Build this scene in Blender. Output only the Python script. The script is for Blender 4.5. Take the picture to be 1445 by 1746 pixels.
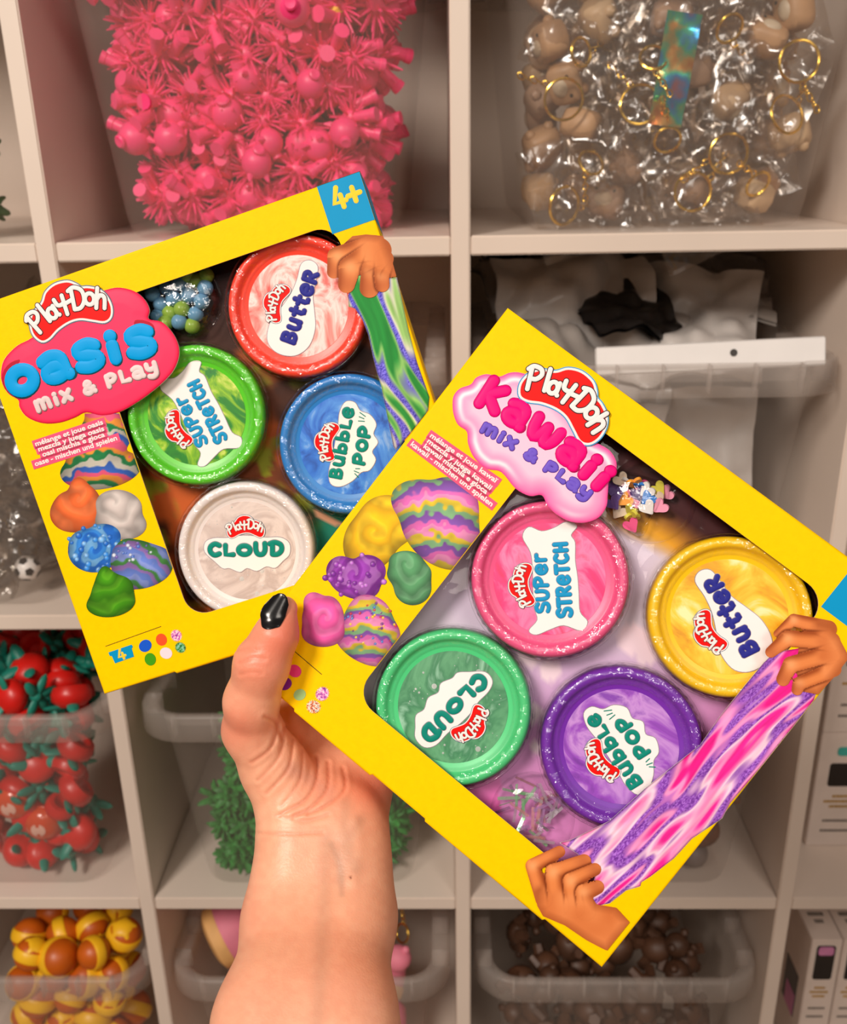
import bpy, bmesh, math, random
import numpy as np
from mathutils import Vector, Matrix, noise as mnoise
random.seed(7); rng = np.random.default_rng(7)
for o in list(bpy.data.objects): bpy.data.objects.remove(o)
S = bpy.context.scene; COL = S.collection

# ---------------------------------------------------------------- camera, light, exposure
W, H, F = 1445.0, 1746.0, 1613.64
CAM = np.array([-.013754, -.820007, .075256])
def cam_rot(p, y, r):
    b = np.array([[1, 0, 0], [0, 0, -1], [0, 1, 0]], float)
    c, s = math.cos(p), math.sin(p); Rx = np.array([[1, 0, 0], [0, c, -s], [0, s, c]])
    c, s = math.cos(r), math.sin(r); Rz = np.array([[c, -s, 0], [s, c, 0], [0, 0, 1]])
    c, s = math.cos(y), math.sin(y); Ry = np.array([[c, -s, 0], [s, c, 0], [0, 0, 1]])
    return Ry @ b @ Rx @ Rz
M = cam_rot(-.364859, .0263967, -.0192695)
cd = bpy.data.cameras.new('camera'); cam = bpy.data.objects.new('camera', cd); COL.objects.link(cam)
mw = Matrix([list(M[i]) + [CAM[i]] for i in range(3)] + [[0, 0, 0, 1]]); cam.matrix_world = mw
cd.sensor_fit = 'VERTICAL'; cd.sensor_height = 36.0; cd.lens = 36.0 * F / H; cd.clip_start = .01
cd.dof.use_dof = True; cd.dof.focus_distance = .425; cd.dof.aperture_fstop = 14.5
S.camera = cam
wd = bpy.data.worlds.new('world'); S.world = wd; wd.use_nodes = True
wd.node_tree.nodes['Background'].inputs[0].default_value = (1, .88, .78, 1)
wd.node_tree.nodes['Background'].inputs[1].default_value = .21
def area(name, loc, aim, size, power, col):
    l = bpy.data.lights.new(name, 'AREA'); l.shape = 'SQUARE'; l.size = size; l.energy = power; l.color = col
    o = bpy.data.objects.new(name, l); COL.objects.link(o); o.location = loc
    o.rotation_euler = (Vector(aim) - Vector(loc)).to_track_quat('-Z', 'Y').to_euler(); return o
area('ceiling_lamp', (-1.0, -1.75, 1.3), (-.1, -.2, -.25), .5, 58, (1, .90, .80))
area('ceiling_lamp', (.8, -1.9, 1.35), (.1, -.2, -.3), .6, 17, (1, .89, .79))
area('ceiling_lamp', (-.35, -2.9, 1.4), (-.1, -.1, -.1), .7, 19, (1, .90, .80))
S.view_settings.view_transform = 'Standard'; S.view_settings.look = 'None'
S.view_settings.exposure = -0.46; S.view_settings.gamma = 1; S.view_settings.use_curve_mapping = False
S.cycles.transparent_max_bounces = 24; S.cycles.max_bounces = 8; S.cycles.use_denoising = True
S.cycles.caustics_reflective = False; S.cycles.caustics_refractive = False; S.cycles.sample_clamp_indirect = 4

# ---------------------------------------------------------------- helpers
def lin(c):
    c = np.asarray(c, float) / 255.0
    return np.where(c <= .04045, c / 12.92, ((c + .055) / 1.055) ** 2.4)
def c4(c): return tuple(lin(c)) + (1.0,)
MATS = {}
def mat(name, col=(200, 200, 200), rough=.5, metal=0, var=.08, vscale=30, bump=0, bscale=200, sub=0, attr=False, spec=.5, ramp=None, dist=0, trans=0, coat=0, tr=0, glit=0):
    """principled, its colour broken up by noise; ramp = swirl of several colours; attr = colours printed per point; trans = share let straight through"""
    if name in MATS: return MATS[name]
    if name.endswith('_ink') or name == 'printed_card': spec = .12; rough = max(rough, .45)
    m = bpy.data.materials.new(name); MATS[name] = m; m.use_nodes = True
    nt = m.node_tree; N = nt.nodes; L = nt.links; b = N['Principled BSDF']
    b.inputs['Roughness'].default_value = rough; b.inputs['Metallic'].default_value = metal
    b.inputs['Specular IOR Level'].default_value = spec; b.inputs['Coat Weight'].default_value = coat
    if tr: b.inputs['Transmission Weight'].default_value = tr
    tc = N.new('ShaderNodeTexCoord')
    if attr:
        a = N.new('ShaderNodeAttribute'); a.attribute_name = 'Col'; L.new(a.outputs['Color'], b.inputs['Base Color'])
    else:
        nz = N.new('ShaderNodeTexNoise'); nz.inputs['Scale'].default_value = vscale; nz.inputs['Detail'].default_value = 4
        nz.inputs['Distortion'].default_value = dist; L.new(tc.outputs['Object'], nz.inputs['Vector'])
        r = N.new('ShaderNodeValToRGB'); L.new(nz.outputs['Fac'], r.inputs['Fac'])
        if ramp:
            while len(r.color_ramp.elements) < len(ramp): r.color_ramp.elements.new(.5)
            for e, (p, c) in zip(r.color_ramp.elements, ramp): e.position = p; e.color = c4(c)
        else:
            k = np.array(col, float); e = r.color_ramp.elements
            e[0].position = .3; e[1].position = .7
            e[0].color = c4(np.clip(k * (1 - var), 0, 255)); e[1].color = c4(np.clip(k * (1 + var), 0, 255))
        L.new(r.outputs['Color'], b.inputs['Base Color'])
    if sub:
        b.inputs['Subsurface Weight'].default_value = sub; b.inputs['Subsurface Radius'].default_value = (1, .35, .2)
        b.inputs['Subsurface Scale'].default_value = .004
    if bump:
        n2 = N.new('ShaderNodeTexNoise'); n2.inputs['Scale'].default_value = bscale; n2.inputs['Detail'].default_value = 3
        L.new(tc.outputs['Object'], n2.inputs['Vector'])
        bp = N.new('ShaderNodeBump'); bp.inputs['Strength'].default_value = bump; bp.inputs['Distance'].default_value = .001
        L.new(n2.outputs['Fac'], bp.inputs['Height']); L.new(bp.outputs['Normal'], b.inputs['Normal'])
    if trans:
        t = N.new('ShaderNodeBsdfTransparent'); mx = N.new('ShaderNodeMixShader'); out = N['Material Output']
        mx.inputs[0].default_value = 1 - trans
        L.new(t.outputs[0], mx.inputs[1]); L.new(b.outputs[0], mx.inputs[2]); L.new(mx.outputs[0], out.inputs['Surface'])
    return m
def clear(name, base=.03, edge=.5, rough=.06, bump=.3, bscale=120, tint=(1, 1, 1)):
    """thin clear plastic: lets light through, shines more at grazing angles"""
    if name in MATS: return MATS[name]
    m = bpy.data.materials.new(name); MATS[name] = m; m.use_nodes = True
    nt = m.node_tree; N = nt.nodes; L = nt.links; N.remove(N['Principled BSDF'])
    t = N.new('ShaderNodeBsdfTransparent'); t.inputs[0].default_value = tuple(tint) + (1,)
    g = N.new('ShaderNodeBsdfGlossy'); g.inputs['Roughness'].default_value = rough
    lw = N.new('ShaderNodeLayerWeight'); lw.inputs[0].default_value = .5
    mr = N.new('ShaderNodeMapRange'); mr.inputs['To Min'].default_value = base; mr.inputs['To Max'].default_value = edge
    pw = N.new('ShaderNodeMath'); pw.operation = 'POWER'; pw.inputs[1].default_value = 3
    L.new(lw.outputs['Facing'], pw.inputs[0]); L.new(pw.outputs[0], mr.inputs['Value'])
    mx = N.new('ShaderNodeMixShader'); L.new(mr.outputs[0], mx.inputs[0]); L.new(t.outputs[0], mx.inputs[1]); L.new(g.outputs[0], mx.inputs[2])
    tc = N.new('ShaderNodeTexCoord'); n2 = N.new('ShaderNodeTexNoise'); n2.inputs['Scale'].default_value = bscale; n2.inputs['Detail'].default_value = 2
    L.new(tc.outputs['Object'], n2.inputs['Vector'])
    bp = N.new('ShaderNodeBump'); bp.inputs['Strength'].default_value = bump; bp.inputs['Distance'].default_value = .002
    L.new(n2.outputs['Fac'], bp.inputs['Height']); L.new(bp.outputs['Normal'], g.inputs['Normal'])
    L.new(mx.outputs[0], N['Material Output'].inputs['Surface']); return m

class MB:
    """collects vertices and faces, then links them as ONE mesh object"""
    def __init__(s): s.v = []; s.f = []
    def add(s, v, f):
        b = len(s.v); s.v.extend([tuple(map(float, p)) for p in v]); s.f.extend([tuple(b + i for i in q) for q in f]); return s
    def box(s, x0, x1, y0, y1, z0, z1):
        v = [(x, y, z) for z in (z0, z1) for y in (y0, y1) for x in (x0, x1)]
        return s.add(v, [(0, 2, 3, 1), (4, 5, 7, 6), (0, 1, 5, 4), (2, 6, 7, 3), (0, 4, 6, 2), (1, 3, 7, 5)])
    def loops(s, loops, cap0=True, cap1=True):
        n = len(loops[0]); v = [p for l in loops for p in l]; f = []
        for k in range(len(loops) - 1):
            for i in range(n):
                j = (i + 1) % n; f.append((k * n + i, k * n + j, (k + 1) * n + j, (k + 1) * n + i))
        if cap0: f.append(tuple(range(n))[::-1])
        if cap1: f.append(tuple((len(loops) - 1) * n + i for i in range(n)))
        return s.add(v, f)
    def lathe(s, prof, n=32, at=(0, 0, 0)):
        lo = [[(at[0] + r * math.cos(a), at[1] + r * math.sin(a), at[2] + z) for a in np.linspace(0, 2 * math.pi, n, endpoint=False)] for r, z in prof]
        return s.loops(lo, prof[0][0] > 1e-6, prof[-1][0] > 1e-6)
    def ball(s, c, r, n=12, m=8):
        r = (r, r, r) if not hasattr(r, '__len__') else r
        lo = []
        for k in range(m + 1):
            t = math.pi * k / m; q = max(math.sin(t), 1e-4)
            lo.append([(c[0] + r[0] * q * math.cos(a), c[1] + r[1] * q * math.sin(a), c[2] - r[2] * math.cos(t)) for a in np.linspace(0, 2 * math.pi, n, endpoint=False)])
        return s.loops(lo, False, False)
    def tube(s, pts, rad, n=8, closed=False):
        P = [Vector(p) for p in pts]; m = len(P); R = rad if hasattr(rad, '__len__') else [rad] * m
        lo = []; up = Vector((.31, .57, .76))
        for i in range(m):
            t = (P[(i + 1) % m] - P[i - 1]) if closed else (P[min(i + 1, m - 1)] - P[max(i - 1, 0)])
            t = t.normalized() if t.length > 1e-9 else Vector((0, 0, 1))
            a = t.cross(up).normalized(); b = t.cross(a)
            lo.append([tuple(P[i] + (a * math.cos(q) + b * math.sin(q)) * R[i]) for q in np.linspace(0, 2 * math.pi, n, endpoint=False)])
            up = b.cross(t).normalized() if False else up
        if closed: lo.append(lo[0])
        return s.loops(lo, not closed, not closed)
    def xf(s, mtx, k0=0):
        for i in range(k0, len(s.v)): s.v[i] = tuple(mtx @ Vector(s.v[i]))
        return s
    def mesh(s, name, m, smooth=True, cols=None):
        me = bpy.data.meshes.new(name); me.from_pydata(s.v, [], s.f); me.update()
        if cols is not None:
            a = me.attributes.new('Col', 'FLOAT_COLOR', 'POINT'); a.data.foreach_set('color', np.c_[np.asarray(cols), np.ones(len(cols))].ravel())
        for q in (m if isinstance(m, (list, tuple)) else [m]): me.materials.append(q)
        if smooth: me.polygons.foreach_set('use_smooth', [True] * len(me.polygons))
        return me
    def build(s, name, m, parent=None, smooth=True, cols=None, loc=None, sharp=True):
        me = s.mesh(name, m, smooth, cols)
        if smooth and sharp and len(s.f) < 60000: me.set_sharp_from_angle(angle=math.radians(42))
        return put(name, me, parent, loc)
def put(name, me, parent=None, loc=None):
    o = bpy.data.objects.new(name, me); COL.objects.link(o)
    if parent is not None: o.parent = parent
    if loc is not None: o.location = loc
    return o
def tag(o, label=None, cat=None, group=None, kind=None):
    for k, v in (('label', label), ('category', cat), ('group', group), ('kind', kind)):
        if v: o[k] = v
    return o
def empty(name, loc=(0, 0, 0)):
    o = bpy.data.objects.new(name, None); COL.objects.link(o); o.location = loc; o.empty_display_size = .01; return o
def dup(root, mtx, label=None, group=None):
    """a copy of a thing with copies of its parts and their sub-parts"""
    r = root.copy(); COL.objects.link(r); r.matrix_world = mtx
    if label: r['label'] = label
    if group: r['group'] = group
    for ch in root.children:
        c = ch.copy(); COL.objects.link(c); c.parent = r
        for g in ch.children:
            d = g.copy(); COL.objects.link(d); d.parent = c
    return r
def rndrot(): 
    q = rng.normal(size=4); q /= np.linalg.norm(q)
    from mathutils import Quaternion
    return Quaternion(q).to_matrix().to_4x4()
def rrect(w, d, r, z, n=5, cx=0, cy=0):
    p = []
    for k, (sx, sy) in enumerate(((1, 1), (-1, 1), (-1, -1), (1, -1))):
        for a in np.linspace(k * 90, k * 90 + 90, n + 1):
            p.append((cx + sx * (w / 2 - r) + r * math.cos(math.radians(a)), cy + sy * (d / 2 - r) + r * math.sin(math.radians(a)), z))
    return p
def spline(pts, n=6, closed=True):
    P = np.array(pts, float); m = len(P); o = []
    for i in range(m if closed else m - 1):
        g = (lambda k: P[k % m]) if closed else (lambda k: P[min(max(k, 0), m - 1)])
        a, b, c, d = g(i - 1), g(i), g(i + 1), g(i + 2)
        for t in np.linspace(0, 1, n, endpoint=False):
            o.append(.5 * (2 * b + (c - a) * t + (2 * a - 5 * b + 4 * c - d) * t * t + (3 * b - a - 3 * c + d) * t ** 3))
    if not closed: o.append(P[-1])
    return np.array(o)
def camray(px, py): return M @ np.array([(px - W / 2) / F, -(py - H / 2) / F, -1.0])
def cpt(px, py, d): return CAM + camray(px, py) * d      # a point d metres in front of the lens
# ---------------------------------------------------------------- the room and the cube shelf
MW = mat('white_foil', (227, 211, 198), .38, var=.012, vscale=8, bump=.03, bscale=60)
wall_m = mat('wall_paint', (214, 204, 194), .8, var=.02, vscale=5, bump=.05, bscale=90)
tag(MB().box(-2.4, 2.4, .402, .46, -1.102, 1.6).build('wall_back', wall_m, smooth=False), kind='structure')
tag(MB().box(-2.4, 2.4, -3.6, .46, -1.16, -1.102).build('floor', mat('floor_laminate', (150, 124, 100), .45, var=.12, vscale=6, dist=2), smooth=False), kind='structure')
P_ = .351; T_ = .008
shelf = empty('cube_shelf', (0, 0, -1.1)); tag(shelf, 'white cube shelving unit holding rows of clear plastic bins', 'shelf unit')
def bevbox(x0, x1, y0, y1, z0, z1, r=.0012):
    bm = bmesh.new(); bmesh.ops.create_cube(bm, size=1)
    for v in bm.verts: v.co = Vector(((x0 + x1) / 2 + v.co.x * (x1 - x0), (y0 + y1) / 2 + v.co.y * (y1 - y0), (z0 + z1) / 2 + v.co.z * (z1 - z0)))
    bmesh.ops.bevel(bm, geom=bm.edges[:], offset=r, segments=2, affect='EDGES')
    mb = MB(); mb.add([v.co[:] for v in bm.verts], [[v.index for v in f.verts] for f in bm.faces]); bm.free(); return mb
def sp(name, *a):
    mb = bevbox(*a)
    for i, p in enumerate(mb.v): mb.v[i] = (p[0], p[1], p[2] + 1.1)
    return mb.build(name, MW, shelf)
for i in range(-1, 2): sp('divider', i * P_ - T_, i * P_ + T_, 0, .39, -1.045, .343)
for k in range(0, 3):
    for i in range(-2, 2): sp('shelf_board', i * P_ + T_ + .0002, (i + 1) * P_ - T_ - .0002, .0015, .39, -k * P_ - T_, -k * P_ + T_)
for s in (-1, 1): sp('side_panel', s * .713 - .019, s * .713 + .019, 0, .39, -1.1, .383)
sp('top_panel', -.6938, .6938, 0, .39, .3432, .383); sp('bottom_panel', -.6938, .6938, 0, .39, -1.1, -1.0452)
bk = MB().box(-.694, .694, .391, .396, -.02, 1.47).build('back_panel', MW, shelf, smooth=False)

# ---------------------------------------------------------------- clear storage bins
binm = mat('milky_polypropylene', (196, 182, 172), .3, var=.02, vscale=20, bump=.05, bscale=30, trans=.87)
rimm = mat('milky_rim', (206, 194, 186), .3, var=.02, vscale=20, trans=.72)
def make_bin():
    r = empty('storage_bin')
    mb = MB(); lo = [rrect(.19, .29, .02, .0015), rrect(.226, .326, .026, .002), rrect(.234, .334, .028, .006)]
    for h in np.linspace(.02, .224, 8): lo.append(rrect(.236 + .046 * h / .224, .336 + .034 * h / .224, .03, h))
    mb.loops(lo, True, False).build('tub', binm, r, sharp=False)
    mb = MB(); lo = [rrect(.282, .37, .03, .224), rrect(.284, .372, .031, .236), rrect(.290, .378, .033, .2415), rrect(.318, .392, .042, .242), rrect(.3235, .396, .045, .239), rrect(.326, .399, .046, .214), rrect(.324, .397, .046, .2125)]
    mb.loops(lo, False, False)
    for q in np.linspace(-.12, .12, 7):                       # ribs between the tub and the turned-down rim
        for s in (-1, 1):
            mb.box(q - .0007, q + .0007, s * .187, s * .1985, .216, .241)
    for q in np.linspace(-.15, .15, 7):
        for s in (-1, 1):
            mb.box(s * .143, s * .162, q - .0007, q + .0007, .216, .241)
    mb.build('rim', rimm, r, sharp=False)
    return r
bin0 = make_bin()
BINS = {}; first = True
for key, x, row, lab in [
    ('pink', -.172, 0, 'clear plastic bin full of bright pink spiky rubber toys on the top row'),
    ('key', .1765, 0, 'clear plastic bin of gold keyrings in shiny clear bags on the top row'),
    ('moss', -.5265, 0, 'clear bin with dark green toys cut off at the upper left edge'),
    ('mail', .1755, 1, 'clear plastic bin stuffed with white and grey poly mailer bags'),
    ('tan', -.1755, 1, 'clear bin of orange toys mostly hidden behind the yellow box with blue lettering'),
    ('ball', -.5235, 1, 'clear bin of bagged charms with a small football at its bottom'),
    ('tomato', -.524, 2, 'clear plastic bin full of red and teal rubber toys'),
    ('green', -.1725, 2, 'clear plastic bin of green leafy toys behind the forearm'),
    ('orange', .1775, 2, 'clear bin of orange and brown charms behind the lower box corner'),
    ('bee', -.5235, 3, 'clear plastic bin of yellow and brown balls on the bottom row'),
    ('cake', -.179, 3, 'clear plastic bin of big pink squishy cakes below the green bin'),
    ('brown', .177, 3, 'clear plastic bin full of small brown bear figures')]:
    loc = Vector((x, .187, -row * P_ + T_ if row < 3 else -1.0452))
    if row == 3: loc.z = -3 * P_ + T_
    if first: b = bin0; b.location = loc; first = False
    else: b = dup(bin0, Matrix.Translation(loc))
    tag(b, lab, 'storage bin', 'clear storage bins on the shelf'); BINS[key] = loc
# ---------------------------------------------------------------- what the bins hold
def fill(key, zmax, sp, r, front=2, top=2, x0=-1, x1=1, jit=.22, heap=0):
    B = BINS[key]; out = []; nz = max(1, int((zmax - r) / (sp * .9)) + 1)
    for iz in range(nz):
        h = r + .004 + iz * sp * .9; f = min(h, .224) / .224
        hw = .112 + .022 * f - r; yf = -.162 - .016 * f + r; yb = .162 + .016 * f - r
        nx = int(2 * hw / sp) + 1; ny = int((yb - yf) / sp) + 1
        for iy in range(ny):
            if not (iy < front or iz >= nz - top): continue
            for ix in range(nx):
                u = -hw + (2 * hw) * (ix + .5 * ((iz + iy) % 2)) / max(nx - .5, 1)
                if not (x0 <= u / hw <= x1): continue
                j = rng.uniform(-jit, jit, 3) * sp
                px = min(max(u + j[0], -hw), hw); py = min(max(yf + iy * sp + j[1], yf), yb)
                pz = max(h + j[2] + heap * (1 - (px / hw) ** 2) * (iz == nz - 1), r + .002)
                out.append(B + Vector((px, py, pz)))
    return out
def scatter(proto_list, pts, label, group, smin=.9, smax=1.1, cat='toy', hold=None):
    used = set()
    for i, p in enumerate(pts):
        q = proto_list[i % len(proto_list)]
        m = Matrix.Translation(p) @ rndrot() @ Matrix.Scale(float(rng.uniform(smin, smax)), 4)
        if hold: m = hold(i, p)
        if id(q) not in used: used.add(id(q)); q.matrix_world = m; o = q
        else: o = dup(q, m)
        lab = label[i % len(proto_list)] if isinstance(label, (list, tuple)) else label
        grp = group[i % len(proto_list)] if isinstance(group, (list, tuple)) else group
        tag(o, lab, cat, grp)

# pink spiky animals
pk = mat('pink_rubber', (255, 62, 124), .42, var=.05, vscale=40, sub=.15)
def spiky_toy():
    mb = MB()
    n = 62
    for i in range(n):
        z = 1 - 2 * (i + .5) / n; a = i * 2.39996; q = math.sqrt(1 - z * z); d = Vector((q * math.cos(a), q * math.sin(a), z * .8)).normalized()
        d = (d + Vector(rng.normal(size=3)) * .12).normalized(); l = rng.uniform(.0185, .0235)
        mb.tube([d * .004, d * l * .6, d * l], [.0014, .0011, .0006], 5)
    mb.ball((0, 0, 0), .0085, 10, 6)
    b = mb.build('spiky_toy', pk)
    h = MB(); h.ball((.017, 0, .006), .0118, 16, 10); h.lathe([(.0044, 0), (.0048, .003), (.0036, .004), (.0001, .0036)], 12)
    h.xf(Matrix.Translation((.0275, 0, .0045)) @ Matrix.Rotation(math.pi / 2, 4, 'Y'), 16 * 11)
    for s in (-1, 1): h.tube([(.014, s * .006, .0155), (.0135, s * .0075, .021)], [.003, .0008], 6)
    h.build('head', pk, b)
    for sx in (-1, 1):
        for sy in (-1, 1):
            a, c = Vector((sx * .008, sy * .006, -.004)), Vector((sx * .0125, sy * .0095, -.0215))
            MB().tube([a, a.lerp(c, .75), a.lerp(c, .78), c], [.0042, .0046, .0052, .0054], 10).build('leg', pk, b)
    return b
def hold_pink(i, p): return Matrix.Translation(p) @ rndrot() @ Matrix.Scale(float(rng.uniform(1.0, 1.2)), 4)
pts = fill('pink', .2, .0325, .0245, front=4, top=0, jit=.22)
scatter([spiky_toy(), spiky_toy(), spiky_toy()], pts, 'small bright pink rubber animal toy with a spiky body in the upper bin', 'pink spiky toys in the upper bin', hold=hold_pink)
B = BINS['pink']
ys = MB().tube([(0, 0, 0), (.03, .005, .02)], [.006, .004], 8).build('yellow_stick', mat('yellow_rubber', (245, 200, 60), .5), loc=B + Vector((.07, -.15, .172)))
tag(ys, 'short yellow rubber stick among the pink spiky toys at the top edge', 'toy')

# keyring bin : crumpled clear bags, gold rings with chains, brown animal charms, one holographic strip
gold = mat('gold_metal', (236, 190, 84), .22, metal=1, var=.05)
tanm = mat('tan_vinyl', (176, 128, 84), .5, var=.15, vscale=30)
bagc = clear('crinkled_bag', .10, .6, .17, .6, 40, (.93, .9, .87))
def crumple(w, h, amp, n=26, seed=0, fold=1.0, fq=28):
    mb = MB(); v = []; f = []
    for j in range(n):
        for i in range(n):
            x, y = (i / (n - 1) - .5) * w, (j / (n - 1) - .5) * h
            p = Vector((x * fq + seed * 7.1, y * fq, seed * 3.3))
            z = amp * (abs(mnoise.noise(p)) * 1.6 + .7 * abs(mnoise.noise(p * 2.1)) + .3 * mnoise.noise(p * 4.3)) * fold
            v.append((x + .3 * amp * mnoise.noise(p + Vector((9, 1, 4))), y + .3 * amp * mnoise.noise(p + Vector((2, 8, 5))), z))
    for j in range(n - 1):
        for i in range(n - 1): k = j * n + i; f.append((k, k + 1, k + n + 1, k + n))
    return mb.add(v, f)
def pillow_bag(w, h, amp, seed, m, name):
    a = crumple(w, h, amp, 24, seed); n0 = len(a.v); b = crumple(w, h, amp, 24, seed + 50)
    edge = lambda p: max(0, 1 - max(abs(p[0]) / (w * .5), abs(p[1]) / (h * .5)) ** 6)
    a.v = [(p[0], p[1], p[2] * edge(p) + .002 * edge(p)) for p in a.v]; b.v = [(p[0], p[1], -p[2] * edge(p) - .002 * edge(p)) for p in b.v]
    a.add(b.v, [q[::-1] for q in b.f]); return a.build(name, m)
B = BINS['key']
def front_pt(b, x, h, dy): return b + Vector((x, -.162 - .016 * min(h, .224) / .224 + dy, h))
facing = Matrix.Rotation(math.pi / 2, 4, 'X')
def ringset(big):
    r = empty('keyring'); R = .016 if big else .011
    MB().tube([(R * math.cos(a), R * math.sin(a), 0) for a in np.linspace(0, 2 * math.pi, 28, endpoint=False)], .0013, 7, True).build('split_ring', gold, r)
    for k in range(5):
        mb = MB(); c = -R - .003 - k * .0052
        q = [(.0022 * math.cos(a), .0034 * math.sin(a), 0) for a in np.linspace(0, 2 * math.pi, 12, endpoint=False)]
        if k % 2: q = [(0, y, x) for x, y, z in q]
        mb.tube([(x + .002 * k, y + c, z) for x, y, z in q], .0007, 5, True).build('chain_link', gold, r)
    return r
def charm(col):
    m = mat('charm_%d_%d_%d' % col, col, .5, var=.1)
    b = MB().loops([rrect(.03 - e, .026 - e, .008, z, 4) for e, z in ((.008, -.011), (.002, -.008), (0, 0), (.002, .008), (.008, .011))]).build('animal_charm', m)
    MB().ball((.008, .012, 0), .0045, 8, 6).build('ear', m, b); MB().ball((-.008, .012, 0), .0045, 8, 6).build('ear', m, b)
    f = MB().ball((0, -.002, .0105), (.0075, .006, .003), 10, 6).build('muzzle', mat('charm_muzzle', (196, 176, 150), .5), b)
    MB().ball((.007, .005, .0105), .0016, 6, 4).build('eye', mat('black_plastic', (14, 13, 14), .25), b); MB().ball((-.007, .005, .0105), .0016, 6, 4).build('eye', mat('black_plastic'), b)
    return b
rk = [ringset(True), ringset(False)]
kp = [(.03, .03), (-.09, .14), (.062, .06), (-.075, .055), (-.1, .02), (.0, .072), (-.03, .1), (.095, .035), (.12, .13), (-.02, .135), (-.105, .105), (.05, .155), (.115, .09)]
for i, (x, h) in enumerate(kp):
    m = Matrix.Translation(front_pt(B, x * .85, max(h, .02), .026)) @ facing @ Matrix.Rotation(float(rng.uniform(0, 6.3)), 4, 'Z') @ Matrix.Rotation(float(rng.uniform(-.7, .7)), 4, 'X')
    o = rk[i % 2]
    if i < 2: o.matrix_world = m
    else: o = dup(o, m)
    tag(o, 'gold split ring with a short gold chain inside the bin of keyrings', 'keyring', 'gold keyrings in the upper bin')
ch = [charm((178, 138, 100)), charm((160, 128, 104)), charm((196, 164, 128))]
cp = [(.08, .15), (.02, .125), (.11, .075), (-.07, .085), (-.03, .05), (.055, .1), (-.1, .15), (.0, .165), (.085, .025), (-.085, .12), (.03, .03), (-.06, .165), (.1, .17), (-.045, .02)]
cp += [(float(x), float(h), .085 + .02 * k) for k in range(2) for x in np.linspace(-.1, .1, 6) for h in np.linspace(.03, .19 - .03 * k, 5)]
used = set()
for i, q in enumerate(cp):
    x, h, dy = (q + (.05,))[:3]
    m = Matrix.Translation(front_pt(B, x, max(h, .022), dy)) @ rndrot() @ Matrix.Scale(1.15, 4)
    o = ch[i % 3]
    if i < 3: o.matrix_world = m
    else: o = dup(o, m)
    tag(o, 'brown animal charm in a clear bag inside the bin of gold keyrings', 'charm', 'brown animal charms in the upper bin')
bp_ = [pillow_bag(.09, .1, .012, k, bagc, 'clear_bag') for k in range(4)]
bpos = [(-.1, .03), (.05, .02), (.11, .1), (-.03, .09), (.04, .17), (-.1, .17), (-.06, .06), (.03, .055), (.095, .06), (-.07, .14), (.0, .13), (.075, .14), (.11, .17), (-.02, .18)]
for i, (x, h) in enumerate(bpos):
    m = Matrix.Translation(front_pt(B, x * .70, h, .034 + .002 * i)) @ facing @ Matrix.Rotation(float(rng.uniform(-.5, .5)), 4, 'Z')
    o = bp_[i % 4]
    if i < 4: o.matrix_world = m
    else: o = dup(o, m)
    tag(o, 'crinkled clear plastic bag around a brown charm and gold keyring', 'plastic bag', 'crinkled clear bags in the keyring bin')
holo = mat('holographic_film', (200, 160, 120), .18, metal=.9, ramp=[(.3, (236, 110, 60)), (.42, (250, 190, 110)), (.5, (90, 220, 170)), (.58, (70, 170, 240)), (.7, (240, 120, 90))], vscale=34)
hs = crumple(.028, .085, .003, 16, 3).build('holographic_strip', holo); hs.matrix_world = Matrix.Translation(front_pt(B, .0, .125, .022)) @ facing @ Matrix.Rotation(-.12, 4, 'Z')
tag(hs, 'shiny holographic strip with orange and blue glints among the keyring bags', 'strip')

# top left bin: dark green toys
gr = mat('dark_green_rubber', (44, 92, 40), .6, var=.25, vscale=40)
def leafy(name, m, n=26, L=.017):
    mb = MB()
    for i in range(n):
        z = 1 - 2 * (i + .5) / n; a = i * 2.4; q = math.sqrt(1 - z * z); d = Vector((q * math.cos(a), q * math.sin(a), z)); l = L * rng.uniform(.75, 1.1)
        k0 = len(mb.v); mb.ball((0, 0, 0), (.0042, .0026, l * .55), 7, 5)
        mb.xf(Matrix.Translation(d * l * .62) @ d.to_track_quat('Z', 'Y').to_matrix().to_4x4(), k0)
    b = mb.build(name, m)
    MB().ball((0, 0, 0), L * .55, 10, 7).build('core', m, b)
    return b
scatter([leafy('leafy_toy', gr)], fill('moss', .2, .034, .018, front=2, top=0, x0=.3), 'dark green leafy toy in the bin at the upper left edge', 'dark green toys in the upper left bin')

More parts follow.
